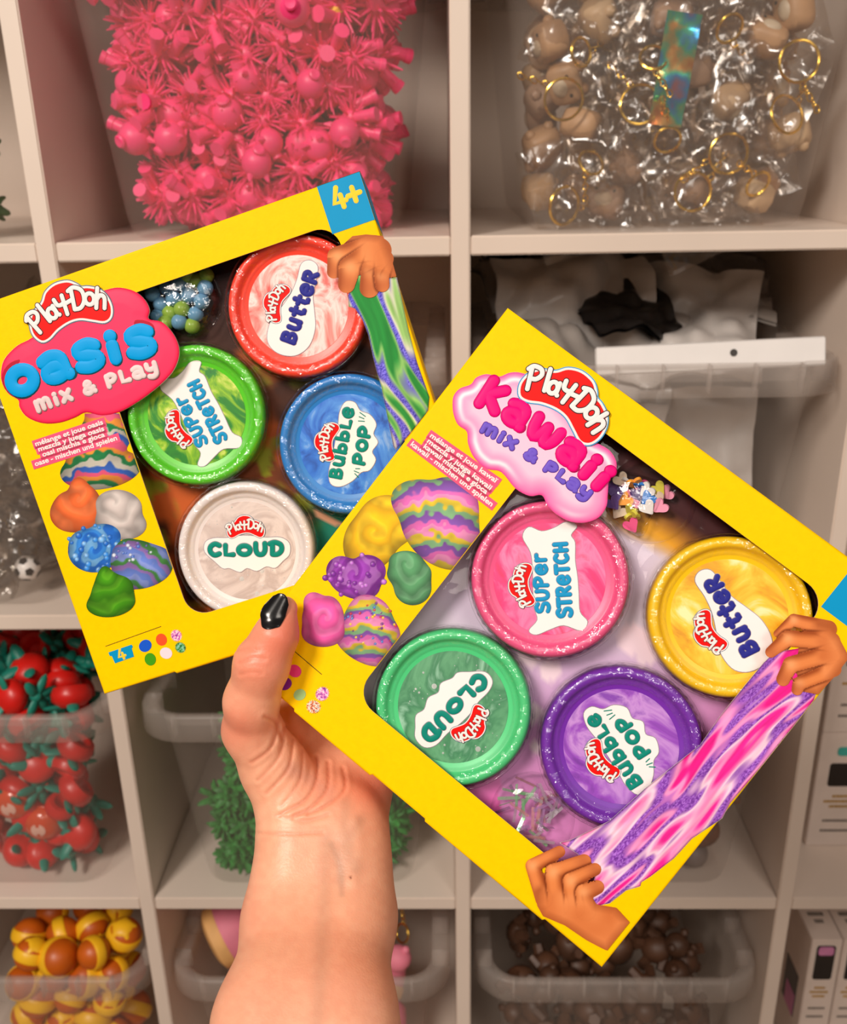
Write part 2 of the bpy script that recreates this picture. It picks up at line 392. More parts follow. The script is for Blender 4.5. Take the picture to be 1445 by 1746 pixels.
# mailer bags
mb_w = mat('white_poly', (190, 184, 180), .32, var=.03, vscale=12); mb_g = mat('grey_poly', (150, 143, 138), .3, var=.06, vscale=12); mb_k = mat('black_poly', (20, 18, 18), .3)
B = BINS['mail']
def mailer(w, h, amp, seed, m):
    a = crumple(w, h, amp, 34, seed, fq=11); b = [(x, y, z - .004) for x, y, z in a.v]; a.add(b, [q[::-1] for q in a.f]); return a.build('mailer_bag', m)
specs = [(-.06, -.055, .235, .16, .17, .2, 1.0, mb_w, 'crumpled white mailer bag leaning at the front of the bag bin'), (.04, -.05, .245, .17, .14, -.3, .8, mb_w, 'flat white mailer bag lying across the middle of the bag bin'),
         (-.07, -.03, .25, .15, .16, .5, .5, mb_g, 'crumpled grey mailer bag at the top of the bag bin'), (.05, .02, .262, .2, .15, -.1, .4, mb_g, 'grey mailer bag lying on top at the back of the bag bin'),
         (-.02, -.04, .262, .10, .13, .35, .55, mb_k, 'black mailer bag peeping between white ones in the bag bin'), (-.08, .06, .26, .12, .15, 1.2, .7, mb_k, 'black mailer bag beside the middle post in the bag bin'),
         (.0, .08, .275, .24, .17, .2, .6, mb_w, 'pale mailer bag heaped highest at the back of the bag bin'), (.085, .05, .245, .1, .14, -.5, .9, mb_g, 'grey mailer bag hanging over the side of the bag bin')]
for i, (x, y, z, w, h, rz, rx, m, lab) in enumerate(specs):
    o = mailer(w, h, .03, i + 11, m); o.matrix_world = Matrix.Translation(B + Vector((x, y, z))) @ Matrix.Rotation(rz, 4, 'Z') @ Matrix.Rotation(rx, 4, 'X')
    tag(o, lab, 'mailer bag', 'mailer bags in the bag bin')
for i, (x, h, w, l, m) in enumerate([(-.05, .1, .13, .19, mb_w), (.06, .1, .12, .19, mb_w), (.0, .12, .2, .17, mb_g)]):
    o = mailer(w, l, .016, i + 31, m); o.matrix_world = Matrix.Translation(front_pt(B, x, h, .05 + .035 * i)) @ facing @ Matrix.Rotation(.1 * (i - 1), 4, 'Z')
    tag(o, ['folded white mailer bag standing in the front of the bag bin', 'white mailer bag pressed to the right front of the bag bin', 'grey mailer bag standing behind the white ones in the bag bin'][i], 'mailer bag', 'mailer bags in the bag bin')
lb = bevbox(-.1, .1, -.0012, .0012, -.0125, .0125).build('card_header', mat('white_card', (236, 232, 230), .6, var=.01)); lb.matrix_world = Matrix.Translation(B + Vector((.042, -.182, .246))) @ Matrix.Rotation(-.25, 4, 'X') @ Matrix.Rotation(-.035, 4, 'Y')
tag(lb, 'long white card header with a punched hole on the bag bin rim', 'card')
MB().lathe([(.0032, -.0014), (.0032, .0014), (.0001, .0014)], 14).xf(Matrix.Translation((.02, -.0005, .002)) @ facing).build('hole_shade_disc', mat('hole_shade', (70, 66, 64), .8), lb)  # solid dark disc; the shade of the hole is set as its colour

# hidden bin behind the blue-lettered box
og = mat('orange_vinyl', (196, 96, 34), .45, var=.12)
def round_toy(name, m, r=.024):
    b = MB().ball((0, 0, 0), (r, r * .92, r * .9), 16, 10).build(name, m)
    for s in (-1, 1): MB().ball((s * r * .6, 0, r * .75), r * .3, 8, 6).build('ear', m, b)
    return b
scatter([round_toy('round_toy', og)], [p for p in fill('tan', .2, .05, .025, front=2, top=1, x0=.1)], 'round orange toy in the bin behind the blue lettered box', 'orange toys in the hidden bin')
# football bin
scatter([pillow_bag(.085, .1, .014, 70 + k, clear('grey_bag', .1, .8, .12, .8, 40, (.9, .88, .86)), 'clear_bag') for k in range(3)], [p for p in fill('ball', .235, .055, .03, front=2, top=1, x0=.0)], 'crinkled clear bag holding a silver charm in the football bin', 'crinkled clear bags in the football bin', cat='plastic bag')
grey = mat('grey_vinyl', (120, 112, 106), .5, var=.2, vscale=20)
scatter([round_toy('grey_charm', grey, .016)], [p + Vector((0, .03, 0)) for p in fill('ball', .225, .06, .03, front=2, top=1, x0=.0)], 'small grey charm in a clear bag in the football bin', 'grey charms in the football bin', cat='charm')
fb = MB().ball((0, 0, 0), .0125, 20, 14).build('football_charm', mat('white_vinyl', (232, 226, 222), .35)); fb.location = front_pt(BINS['ball'], .088, .034, .017)
tag(fb, 'small black and white football charm at the bottom of the bin', 'charm')
ph = (1 + 5 ** .5) / 2
for a in [(0, s, t * ph) for s in (-1, 1) for t in (-1, 1)]:
    for p in (a, a[1:] + a[:1], a[2:] + a[:2]):
        d = Vector(p).normalized(); mb = MB().lathe([(.0046, -.0004), (.0044, .0004), (.0001, .0007)], 5); mb.xf(d.to_track_quat('Z', 'Y').to_matrix().to_4x4() @ Matrix.Identity(4)); mb.xf(Matrix.Translation(d * .0122)); mb.build('patch', mat('black_plastic'), fb, smooth=False)

# red and teal poppers
red = mat('red_rubber', (206, 28, 22), .35, var=.08, sub=.1); teal = mat('teal_rubber', (22, 130, 112), .45, var=.08); orn = mat('orange_capsule', (236, 84, 40), .2, var=.06, trans=.25, coat=.5)
def popper():
    b = MB().lathe([(.0005, -.012), (.012, -.011), (.019, -.004), (.0195, .003), (.0165, .0095), (.0115, .010), (.008, .006), (.0072, -.002), (.0003, -.004)], 24).build('popper_toy', red)
    for s in (-1, 1):
        mb = MB(); mb.ball((0, 0, 0), (.013, .006, .0028), 10, 6); mb.xf(Matrix.Translation((s * .014, 0, -.011)) @ Matrix.Rotation(s * .5, 4, 'Y')); mb.build('leaf', teal, b)
    mb = MB(); mb.ball((0, .016, -.010), (.006, .012, .0028), 10, 6); mb.build('leaf', teal, b)
    return b
def leafpiece():
    mb = MB()
    for k in range(5):
        a = k * 1.05 - 2.1; k0 = len(mb.v); mb.ball((.013, 0, 0), (.013, .0055, .0035), 9, 6); mb.xf(Matrix.Rotation(a, 4, 'Z'), k0)
    b = mb.build('leaf_toy', teal); MB().ball((0, 0, .002), .007, 9, 6).build('hub', teal, b); return b
def capsule():
    b = MB().ball((0, 0, 0), (.021, .021, .014), 20, 12).build('capsule', orn)
    mb = MB(); mb.ball((0, 0, .0), (.0213, .0213, .0143), 20, 16); mb.v = [(x, y, z) for x, y, z in mb.v]; mb.f = [q for q in mb.f if all(abs(mb.v[i][0]) < .0105 and abs(mb.v[i][1]) < .008 and mb.v[i][2] > 0 for i in q)]
    mb.build('paper_label', mat('pink_paper', (226, 176, 160), .6), b)
    mb = MB(); mb.tube([(.0216 * math.cos(a), .0216 * math.sin(a), 0) for a in np.linspace(0, 6.2832, 26, endpoint=False)], .0009, 6, True); mb.build('seam', orn, b)
    return b
pts = fill('tomato', .255, .034, .0225, front=2, top=2, x0=-.15, jit=.25)
labs = ['red rubber popper toy with teal leaves in the middle left bin', 'red rubber popper toy with teal leaves in the middle left bin', 'teal rubber leaf shaped toy among the red ones']
grps = ['red popper toys in the middle left bin', 'red popper toys in the middle left bin', 'teal leaf toys in the middle left bin']
scatter([popper(), popper(), leafpiece()], pts, labs, grps)
B = BINS['tomato']
for i, (x, h, dy, lab) in enumerate([(.035, .075, .016, 'glossy orange capsule with a paper label lowest in the red toy bin'), (.008, .105, .016, 'glossy orange capsule pressed to the front of the red toy bin'), (-.03, .12, .016, 'glossy orange capsule at the left of the red toy bin front'), (-.02, .275, .02, 'glossy orange capsule lying on top of the red toys')]):
    o = capsule() if i == 0 else dup(cap0, Matrix())
    if i == 0: cap0 = o
    o.matrix_world = Matrix.Translation(front_pt(B, x + .02, h, dy)) @ facing @ Matrix.Rotation(.3 * i, 4, 'Z'); tag(o, lab, 'capsule', 'orange capsules in the red toy bin')

# green leafy toys
gr2 = mat('leaf_green_rubber', (44, 128, 52), .55, var=.22, vscale=60)
pts = [p for p in fill('green', .18, .027, .0195, front=2, top=2, jit=.3) if abs(p.x - BINS['green'].x) < .085 or p.z < BINS['green'].z + .1 ]
scatter([leafy('leafy_toy', gr2, 30, .02), leafy('leafy_toy', gr2, 24, .021)], pts, 'bright green leafy rubber toy in the bin behind the forearm', 'green leafy toys in the bin behind the forearm')

# orange and brown charms
brm = mat('brown_vinyl', (110, 70, 50), .5, var=.2)
pts = fill('orange', .15, .036, .02, front=3, top=2, x0=-.2)
scatter([round_toy('round_charm', og, .017), round_toy('round_charm', brm, .019), round_toy('round_charm', mat('dull_grey', (120, 108, 104), .5), .018)], pts,
        ['small orange charm in the bin behind the lower box corner', 'small brown charm in the bin behind the lower box corner', 'small grey charm in the bin behind the lower box corner'],
        ['orange charms behind the lower box corner', 'brown charms behind the lower box corner', 'grey charms behind the lower box corner'], cat='charm')

# yellow and brown balls
bb = mat('caramel_vinyl', (196, 92, 14), .4, var=.06); by = mat('yellow_vinyl', (250, 190, 30), .4, var=.04)
def bee_ball():
    R = .0205
    b = MB().ball((0, 0, 0), R, 22, 14).build('banded_ball', bb)
    q = [(math.sqrt(max((R + .0012) ** 2 - z * z, 0)) if abs(z) < .0062 else R - .0004, z) for z in np.linspace(-.0068, .0068, 9)]
    MB().lathe(q, 28).build('yellow_band', by, b)
    mb = MB(); lo = []
    n = 30
    for k, t in enumerate(np.linspace(0, 1, 6)):
        ring = []
        for i in range(n):
            a = i * 2 * math.pi / n; ex = .62 + .30 * max(0, math.sin(a * 5)) ; th = t * ex
            rr = R + .0011 * (1 if t < .95 else 0); ring.append((rr * math.cos(a) * math.sin(max(th, .001)), rr * math.sin(a) * math.sin(max(th, .001)), rr * math.cos(th)))
        lo.append(ring)
    mb.loops(lo, False, False); mb.xf(Matrix.Rotation(.5, 4, 'Y')); mb.build('icing', by, b)
    return b
pts = fill('bee', .262, .039, .021, front=2, top=1, x0=-.2, jit=.18)
scatter([bee_ball(), bee_ball()], pts, 'caramel brown ball with a yellow band and icing in the bottom bin', 'yellow banded balls in the bottom left bin')
pb = pillow_bag(.05, .035, .012, 90, bagc, 'clear_bag'); pb.location = BINS['bee'] + Vector((.085, .02, .262)); tag(pb, 'crinkled clear bag lying among the yellow banded balls', 'plastic bag')

# pink cakes
ck = mat('pink_sponge', (226, 128, 150), .6, var=.04, sub=.1); cb = mat('biscuit_sponge', (232, 178, 112), .65, var=.06)
def cake():
    b = MB().lathe([(.0002, .03), (.02, .028), (.031, .018), (.0335, .004), (.0335, -.006)], 28).build('squishy_cake', ck)
    MB().lathe([(.0337, -.006), (.0345, -.01), (.0337, -.018), (.026, -.022), (.0002, -.022)], 28).build('biscuit_base', cb, b)
    return b
B = BINS['cake']; cks = [(-.107, -.105, .225), (-.098, -.03, .245), (-.05, -.085, .235), (.1, -.03, .232), (.03, -.02, .23), (.1, .06, .235), (-.05, .05, .235), (-.1, .1, .23), (.02, .09, .235), (.0, -.13, .2), (.07, -.11, .16), (-.07, -.12, .13), (0, -.12, .11), (.07, -.12, .09)]
cp_ = cake()
for i, (x, y, h) in enumerate(cks):
    m = Matrix.Translation(B + Vector((x, y, h))) @ Matrix.Scale(1.12, 4) @ Matrix.Rotation([1.2, -.9, .5, .1, -.6, .4, 1, -1, .2, .7, .3, -.4, .6, .2][i], 4, 'Y') @ Matrix.Rotation([-.4, .5, -1.2, -.5, .3, .2, -.6, .5, .3, -1, -.8, -1, -.9, -1][i], 4, 'X')
    if i == 0: cp_.matrix_world = m; o = cp_
    else: o = dup(cp_, m)
    tag(o, 'big pink squishy cake with a biscuit coloured base in the bottom bin', 'squishy cake', 'pink squishy cakes in the bottom bin')
for i, (x, y) in enumerate([(.085, -.085), (.105, -.1), (.09, -.12)]):
    o = dup(rk[1], Matrix.Translation(B + Vector((x, y, .228 - .012 * i))) @ rndrot()); tag(o, 'small gold keyring and chain lying among the pink cakes', 'keyring', 'gold keyrings among the pink cakes')
sl = round_toy('pink_charm', ck, .017); sl.location = B + Vector((.1, -.128, .205)); tag(sl, 'small pink eared charm at the bin front beside the forearm', 'charm')

# brown bears
br2 = mat('brown_bear_vinyl', (80, 52, 36), .5, var=.18, vscale=40)
def bear():
    b = MB().ball((0, 0, 0), (.0115, .0105, .0125), 10, 7).build('bear_figure', br2)
    h = MB().ball((0, -.001, .0175), .0098, 10, 7); h.ball((.0075, 0, .026), .0035, 6, 5); h.ball((-.0075, 0, .026), .0035, 6, 5); h.ball((0, -.0095, .0155), .0035, 6, 5); h.build('head', br2, b)
    for s in (-1, 1):
        MB().tube([(s * .008, 0, .004), (s * .0155, -.004, -.001)], [.0042, .0036], 6).build('arm', br2, b); MB().tube([(s * .005, 0, -.008), (s * .009, -.008, -.014)], [.0048, .0044], 6).build('leg', br2, b)
    return b
pts = fill('brown', .215, .043, .024, front=1, top=1, jit=.3)
scatter([bear(), bear()], pts, 'small brown bear figure in the dark bottom bin', 'brown bear figures in the bottom bin', 1.4, 1.7, cat='figure')

# white product boxes at the right
wb = mat('white_carton', (222, 206, 196), .55, var=.02); dk = mat('dark_window', (30, 28, 30), .15, var=.2); gt = mat('gold_ink', (176, 136, 66), .45, var=.1); gi = mat('grey_ink', (120, 110, 104), .6)
def pbox(loc, lab, cap, hw=.034, hh=.155, wz=(.084, .115), split=True, dp=.1):
    r = empty('product_box', loc)
    tag(r, lab, 'product box', 'white product boxes at the right edge')
    bevbox(-hw, hw, 0, dp, 0, hh, .001).build('carton', wb, r)
    cm = mat('cap_%d' % cap[0], cap, .5); ww = min(.04, hw * 1.25); wh = wz[1] - wz[0]; k = hw / .034
    def tile(name, w_, h_, z, m, t): MB().loops([rrect(w_, h_, .0035, 0), rrect(w_, h_, .0035, t)]).xf(Matrix.Translation((0, -.0001, z)) @ facing).build(name, m, r)
    tile('window', ww, wh, (wz[0] + wz[1]) / 2, dk, .0005)
    if split: tile('cap', ww * .7, .011, wz[1] + .016, cm, .001)
    else: tile('cap', ww * .8, .013, wz[1] - .008, cm, .0012)
    MB().box(-hw - .0005, -hw + .0003, .02, .06, hh * .3, hh * .62).build('side_window', dk, r, smooth=False); MB().box(-hw - .0009, -hw - .0004, .022, .05, hh * .3, hh * .46).build('side_cap', cm, r, smooth=False)
    z0 = wz[0]
    for z, h_, mm in [(z0 - .014, .012, gt), (z0 - .021, .021, gt), (z0 - .028, .014, gt), (z0 - .048, .019, gi), (z0 - .062, .02, gi)]:
        lo = MB(); x = -h_ * k
        while x < h_ * k - .001: wd_ = rng.uniform(.0012, .0032); lo.box(x, min(x + wd_, h_ * k), -.0004, .0001, z - .0016, z + .0016); x += wd_ + .0006
        lo.build('printed_line', mm, r, smooth=False)
    for y, h_ in ((.03, .010), (.042, .018), (.054, .012)):
        lo = MB(); x = -h_ * k
        while x < h_ * k - .001: wd_ = rng.uniform(.0012, .0032); lo.box(x, min(x + wd_, h_ * k), y - .003, y + .003, hh - .0001, hh + .0004); x += wd_ + .0006
        lo.build('printed_line', gi, r, smooth=False)
    return r
TQ = (60, 170, 160); PKC = (206, 130, 176)
pbox((.4365, .085, -.6939), 'white box with a turquoise cap and dark window, lower of its stack', TQ)
pbox((.4365, .085, -.5384), 'white box stacked on top of the turquoise capped one', (150, 150, 160))
pbox((.508, .085, -.6939), 'white box standing at the edge beside the turquoise capped one', TQ)
pbox((.4455, .08, -1.0449), 'narrow white box with a pink cap and dark window on the bottom row', PKC, .0185, .213, (.150, .204), False, .085)
pbox((.484, .08, -1.0449), 'narrow white box beside the pink capped box at the very edge', PKC, .0185, .213, (.150, .204), False, .085)
# ---------------------------------------------------------------- lettering made of rounded strokes
def arc(cx, cy, rx, ry, a0, a1, n=18): return [(cx + rx * math.cos(math.radians(a)), cy + ry * math.sin(math.radians(a))) for a in np.linspace(a0, a1, n)]
def sm(*p): return [tuple(q) for q in spline(p, 6, False)]
GL = {
 'o': (1.0, [arc(.5, .5, .4, .45, 0, 360, 26)]), 'O': (1.1, [arc(.55, .5, .45, .45, 0, 360, 26)]),
 'a': (.98, [sm((.14, .86), (.45, .98), (.76, .82), (.8, .4), (.82, .06), (.92, .04)), arc(.45, .28, .32, .26, 0, 360, 20)]),
 'A': (1.0, [arc(.42, .45, .34, .42, 0, 360, 22), [(.78, .9), (.78, .1), (.9, .04)]]),
 's': (.9, [sm((.8, .84), (.55, .98), (.2, .86), (.22, .62), (.5, .5), (.78, .36), (.78, .12), (.45, 0), (.12, .12))]),
 'S': (.9, [sm((.8, 1.1), (.5, 1.28), (.15, 1.1), (.2, .8), (.5, .66), (.8, .48), (.78, .14), (.45, 0), (.1, .15))]),
 'i': (.5, [[(.25, .04), (.25, .62)], [(.25, 1.02), (.25, 1.05)]]),
 'm': (1.35, [[(.14, .04), (.14, .92)], sm((.14, .66), (.38, .94), (.62, .82), (.66, .4), (.66, .05)), sm((.66, .62), (.92, .94), (1.16, .82), (1.2, .4), (1.22, .04))]),
 'x': (.95, [[(.12, .04), (.82, .95)], [(.8, .04), (.14, .95)]]),
 '&': (1.05, [sm((.98, .06), (.6, .42), (.3, .84), (.5, 1.1), (.72, .86), (.3, .5), (.14, .2), (.42, -.02), (.74, .14), (.96, .5))]),
 'p': (1.0, [[(.16, .0), (.16, 1.0)], sm((.16, .96), (.55, 1.06), (.84, .78), (.6, .44), (.16, .4))]),
 'q': (1.0, [[(.16, -.42), (.16, .95)], arc(.5, .48, .34, .42, 0, 360, 20)]),
 'P': (.95, [[(.16, .0), (.2, 1.22)], sm((.02, 1.1), (.3, 1.3), (.72, 1.2), (.82, .9), (.55, .62), (.2, .6))]),
 'l': (.42, [[(.2, .02), (.2, 1.3)]]), 'L': (.85, [[(.16, 1.0), (.16, .05), (.74, .05)]]),
 'y': (.95, [sm((.12, .95), (.18, .5), (.5, .42), (.78, .56)), sm((.8, .95), (.8, .4), (.74, -.1), (.45, -.3), (.12, -.2))]),
 'Y': (.95, [sm((.1, .95), (.2, .5), (.5, .4), (.75, .5)), [(.82, 1.0), (.62, -.4)]]),
 'k': (1.05, [[(.16, .02), (.2, 1.35)], [(.85, 1.2), (.26, .6)], [(.3, .62), (.9, .05)]]),
 'w': (1.4, [sm((.12, .98), (.2, .4), (.4, .05), (.62, .4), (.7, .8)), sm((.7, .8), (.76, .35), (.98, .05), (1.2, .4), (1.26, .98))]),
 'B': (1.0, [[(.16, .02), (.16, 1.2)], sm((.16, 1.18), (.6, 1.18), (.72, .9), (.5, .66), (.16, .64)), sm((.16, .64), (.66, .6), (.82, .32), (.6, .05), (.16, .04))]),
 'u': (1.0, [sm((.14, .98), (.14, .4), (.32, .06), (.62, .1), (.8, .42)), [(.8, .98), (.8, .06)]]),
 'b': (1.0, [[(.16, .02), (.16, 1.3)], arc(.5, .4, .34, .36, 0, 360, 20)]),
 't': (.8, [[(.4, 1.3), (.4, .25), (.5, .05), (.68, .08)], [(.1, .9), (.7, .9)]]),
 'T': (.85, [[(.42, .03), (.42, 1.15)], [(.06, 1.15), (.8, 1.15)]]),
 'e': (.95, [sm((.16, .5), (.5, .52), (.8, .56), (.72, .9), (.42, .98), (.14, .7), (.16, .25), (.45, 0), (.8, .16))]),
 'R': (1.0, [[(.16, .02), (.16, 1.15)], sm((.16, 1.12), (.62, 1.15), (.78, .86), (.52, .56), (.16, .55)), [(.45, .52), (.85, .04)]]),
 'U': (1.0, [sm((.14, 1.15), (.14, .5), (.3, .08), (.66, .08), (.84, .5), (.84, 1.15))]),
 'C': (.95, [sm((.84, 1.0), (.5, 1.16), (.16, .86), (.14, .36), (.45, .02), (.84, .16))]),
 'H': (1.0, [[(.16, .03), (.16, 1.15)], [(.8, .03), (.8, 1.15)], [(.16, .58), (.8, .58)]]),
 'D': (1.05, [[(.2, .05), (.22, 1.2)], sm((.02, 1.12), (.4, 1.26), (.85, 1.0), (.9, .45), (.6, .06), (.2, .03))]),
 'd': (1.0, [[(.14, .04), (.14, 1.1)], sm((.14, 1.08), (.6, 1.05), (.84, .6), (.62, .1), (.14, .06))]),
 'h': (.95, [[(.16, .0), (.18, 1.32)], sm((.16, .55), (.42, .86), (.72, .7), (.76, .02))]),
 'E': (.85, [[(.76, 1.1), (.16, 1.1), (.16, .05), (.76, .05)], [(.16, .58), (.66, .58)]]),
 'r': (.75, [[(.16, .03), (.16, .95)], sm((.16, .6), (.38, .9), (.66, .92))]),
 '-': (.6, [[(.1, .55), (.5, .62)]]), '4': (.95, [[(.5, 1.2), (.12, .35), (.86, .35)], [(.62, .72), (.62, .02)]]), '+': (.85, [[(.42, .1), (.42, .9)], [(.04, .5), (.8, .5)]]), ' ': (.55, [])}
def ribbon(mb, P, w, h, z):
    """a rounded stroke with a slightly domed top along the points P (already on the surface plane)"""
    P = [Vector((p[0], p[1])) for p in P]
    Q = [P[0]]
    for p in P[1:]:
        if (p - Q[-1]).length > w * .12: Q.append(p)
    if len(Q) < 2: Q.append(Q[0] + Vector((w * .05, 0)))
    t0 = (Q[1] - Q[0]).normalized(); t1 = (Q[-1] - Q[-2]).normalized(); r = w / 2; rows = []
    prof = [(-1, 0), (-.82, .62), (-.45, .92), (0, 1), (.45, .92), (.82, .62), (1, 0)]
    for a in (82, 60, 38, 18): rows.append((Q[0] - t0 * r * math.sin(math.radians(a)), Vector((-t0.y, t0.x)), r * math.cos(math.radians(a)), h * math.cos(math.radians(a)) ** .6))
    for i, q in enumerate(Q):
        t = (Q[min(i + 1, len(Q) - 1)] - Q[max(i - 1, 0)]); t = t.normalized() if t.length > 0 else t0
        rows.append((q, Vector((-t.y, t.x)), r, h))
    for a in (18, 38, 60, 82): rows.append((Q[-1] + t1 * r * math.sin(math.radians(a)), Vector((-t1.y, t1.x)), r * math.cos(math.radians(a)), h * math.cos(math.radians(a)) ** .6))
    v = []; f = []; n = len(prof)
    for c, nn, rr, hh in rows:
        for k, (s, hz) in enumerate(prof): p = c + nn * rr * s; v.append((p.x, p.y, z + hh * hz))
    for i in range(len(rows) - 1):
        for k in range(n - 1): f.append((i * n + k, (i + 1) * n + k, (i + 1) * n + k + 1, i * n + k + 1))
    mb.add(v, f)
def letters(mb, text, A, B, size, wt, h, z, bow=0, sx=None, gap=.12, dxy=(0, 0), tilt=0):
    """text set from A to B (surface points), letter body `size` high, stroke `wt`; bow lifts the middle of the line"""
    A = Vector(A[:2]); B = Vector(B[:2]); d = B - A; L = d.length; ux = d / L; uy = Vector((-ux.y, ux.x))
    adv = [GL[c][0] + gap for c in text]; tot = sum(adv) - gap; k = L / tot
    x = 0
    for c, a in zip(text, adv):
        xc = (x + GL[c][0] / 2) * k; s = xc / L - .5
        base = A + ux * xc + uy * bow * L * (1 - 4 * s * s); ang = math.atan(-8 * bow * s) + tilt
        ex = ux * math.cos(ang) + uy * math.sin(ang); ey = uy * math.cos(ang) - ux * math.sin(ang)
        for st in GL[c][1]:
            P = [base + ex * (p[0] - GL[c][0] / 2) * k + ey * p[1] * size + Vector(dxy) for p in st]
            if len(P) == 2:
                P = [P[0].lerp(P[1], t) for t in np.linspace(0, 1, 5)]
            ribbon(mb, P, wt, h, z)
        x += a
def plate(pts, z, h, bev=.0002, mb=None):
    """a flat shape z..z+h with softened rim"""
    mb = mb or MB(); bm = bmesh.new(); vs = [bm.verts.new((p[0], p[1], z + h)) for p in pts]; f = bm.faces.new(vs); bm.normal_update()
    if f.normal.z < 0: f.normal_flip()
    res = bmesh.ops.triangulate(bm, faces=[f]); bm.verts.index_update()
    b = len(mb.v); mb.add([v.co[:] for v in bm.verts], [[v.index for v in q.verts] for q in bm.faces]); bm.free()
    n = len(pts); mb.v.extend([(p[0], p[1], z) for p in pts])
    ar = sum(pts[i][0] * pts[(i + 1) % n][1] - pts[(i + 1) % n][0] * pts[i][1] for i in range(n))
    for i in range(n):
        j = (i + 1) % n; q = (b + i, b + n + i, b + n + j, b + j); mb.f.append(q if ar > 0 else q[::-1])
    return mb
def offset(pts, d):
    """polygon moved outwards by d"""
    P = np.array([p[:2] for p in pts]); ar = np.sum(P[:, 0] * np.roll(P[:, 1], -1) - np.roll(P[:, 0], -1) * P[:, 1]); s = 1 if ar > 0 else -1
    e = np.roll(P, -1, 0) - P; e /= np.linalg.norm(e, axis=1)[:, None] + 1e-12; nn = np.c_[e[:, 1], -e[:, 0]] * s
    m = nn + np.roll(nn, 1, 0); m /= (np.linalg.norm(m, axis=1)[:, None] + 1e-9); c = np.clip(np.sum(m * nn, 1), .5, 1)
    return P + m * (d / c)[:, None]
LOGO = [(-.5, -.12), (-.49, .02), (-.42, .12), (-.33, .165), (-.27, .21), (-.2, .30), (-.07, .355), (.08, .345), (.17, .285), (.22, .23), (.3, .21), (.41, .15), (.48, .05), (.5, -.08), (.46, -.19), (.37, -.225), (.24, -.17), (.1, -.11), (-.04, -.105), (-.2, -.15), (-.33, -.22), (-.43, -.225)]
RED = mat('red_ink', (232, 14, 10), .35, var=.01); WHI = mat('white_ink', (240, 230, 228), .4, var=.01); BLK = mat('dark_ink', (36, 20, 24), .4); EDG = mat('slate_ink', (84, 112, 132), .4)
def logo(parent, c, ux, w, z, flip=1, edge=EDG):
    """red bean badge with the bubbly white Play-Doh lettering; c centre, ux direction of reading, w width"""
    c = Vector(c[:2]); ux = Vector(ux).normalized(); uy = Vector((-ux.y, ux.x))
    pl = lambda x, y: c + ux * x * w + uy * y * w
    base = spline([pl(*p) for p in LOGO], 4)
    r = plate(offset(base, w * .028), z, .00008).build('badge_edge', edge, parent, smooth=False)
    plate(offset(base, w * .016), z + .00008, .00006).build('badge_rim', WHI, r, smooth=False)
    plate(offset(base, -w * .008), z + .00014, .00006).build('badge_face', RED, r, smooth=False)
    spec = [('P', -.36, -.10, 27, .195), ('l', -.255, -.035, 22, .185), ('A', -.175, -.015, 16, .15), ('Y', -.06, .045, 8, .16), ('-', .035, .02, 2, .17), ('D', .135, .0, -5, .205), ('o', .265, .005, -12, .145), ('h', .375, -.065, -20, .175)]
    for m, wt, dz, nm in ((BLK, .070, .0002, 'lettering_outline'), (WHI, .050, .00034, 'lettering')):
        mb = MB()
        for ch, x, y, a, s in spec:
            a = math.radians(a); ex = ux * math.cos(a) + uy * math.sin(a); ey = uy * math.cos(a) - ux * math.sin(a)
            for st in GL[ch][1]:
                P = [pl(x, y) + ex * (p[0] - GL[ch][0] / 2) * s * .95 * w + ey * p[1] * s * w for p in st]
                if len(P) == 2: P = [P[0].lerp(P[1], t) for t in np.linspace(0, 1, 5)]
                ribbon(mb, P, wt * w, .00012 if wt > .05 else .00018 * min(1, w / .03), z + dz)
        mb.build(nm, m, r)
    return r
def type_line(text, size, bold):
    cu = bpy.data.curves.new('line', 'FONT'); cu.body = text; cu.size = size; cu.offset = bold; cu.resolution_u = 3
    o = bpy.data.objects.new('line', cu); COL.objects.link(o); me = bpy.data.meshes.new_from_object(o)
    v = [p.co[:] for p in me.vertices]; f = [list(p.vertices) for p in me.polygons]
    bpy.data.objects.remove(o); bpy.data.curves.remove(cu); bpy.data.meshes.remove(me); return v, f

# ---------------------------------------------------------------- printed pictures: colour per point, cut to an outline
def sd_poly(X, Y, P):
    P = np.asarray(P, float); d = np.full(X.shape, 1e9); ins = np.zeros(X.shape, bool)
    for i in range(len(P)):
        a = P[i]; b = P[(i + 1) % len(P)]; e = b - a; wx = X - a[0]; wy = Y - a[1]
        t = np.clip((wx * e[0] + wy * e[1]) / (e @ e + 1e-12), 0, 1); d = np.minimum(d, np.hypot(wx - e[0] * t, wy - e[1] * t))
        c = (a[1] > Y) != (b[1] > Y); xi = a[0] + (Y - a[1]) / (b[1] - a[1] + 1e-12) * e[0]; ins ^= c & (X < xi)
    return np.where(ins, -d, d)
def sd_chain(X, Y, P):
    """union of tapering strokes through (x, y, r); also the position across the stroke -1..1"""
    best = np.full(X.shape, 1e9); q = np.zeros(X.shape)
    for (ax, ay, ar), (bx, by, br) in zip(P[:-1], P[1:]):
        ex, ey = bx - ax, by - ay; t = np.clip(((X - ax) * ex + (Y - ay) * ey) / (ex * ex + ey * ey), 0, 1); r = ar + (br - ar) * t
        d = np.hypot(X - ax - ex * t, Y - ay - ey * t); s = d - r; m = s < best; best = np.where(m, s, best)
        q = np.where(m, np.clip(((X - ax) * -ey + (Y - ay) * ex) / math.hypot(ex, ey) / r, -1, 1), q)
    return best, q
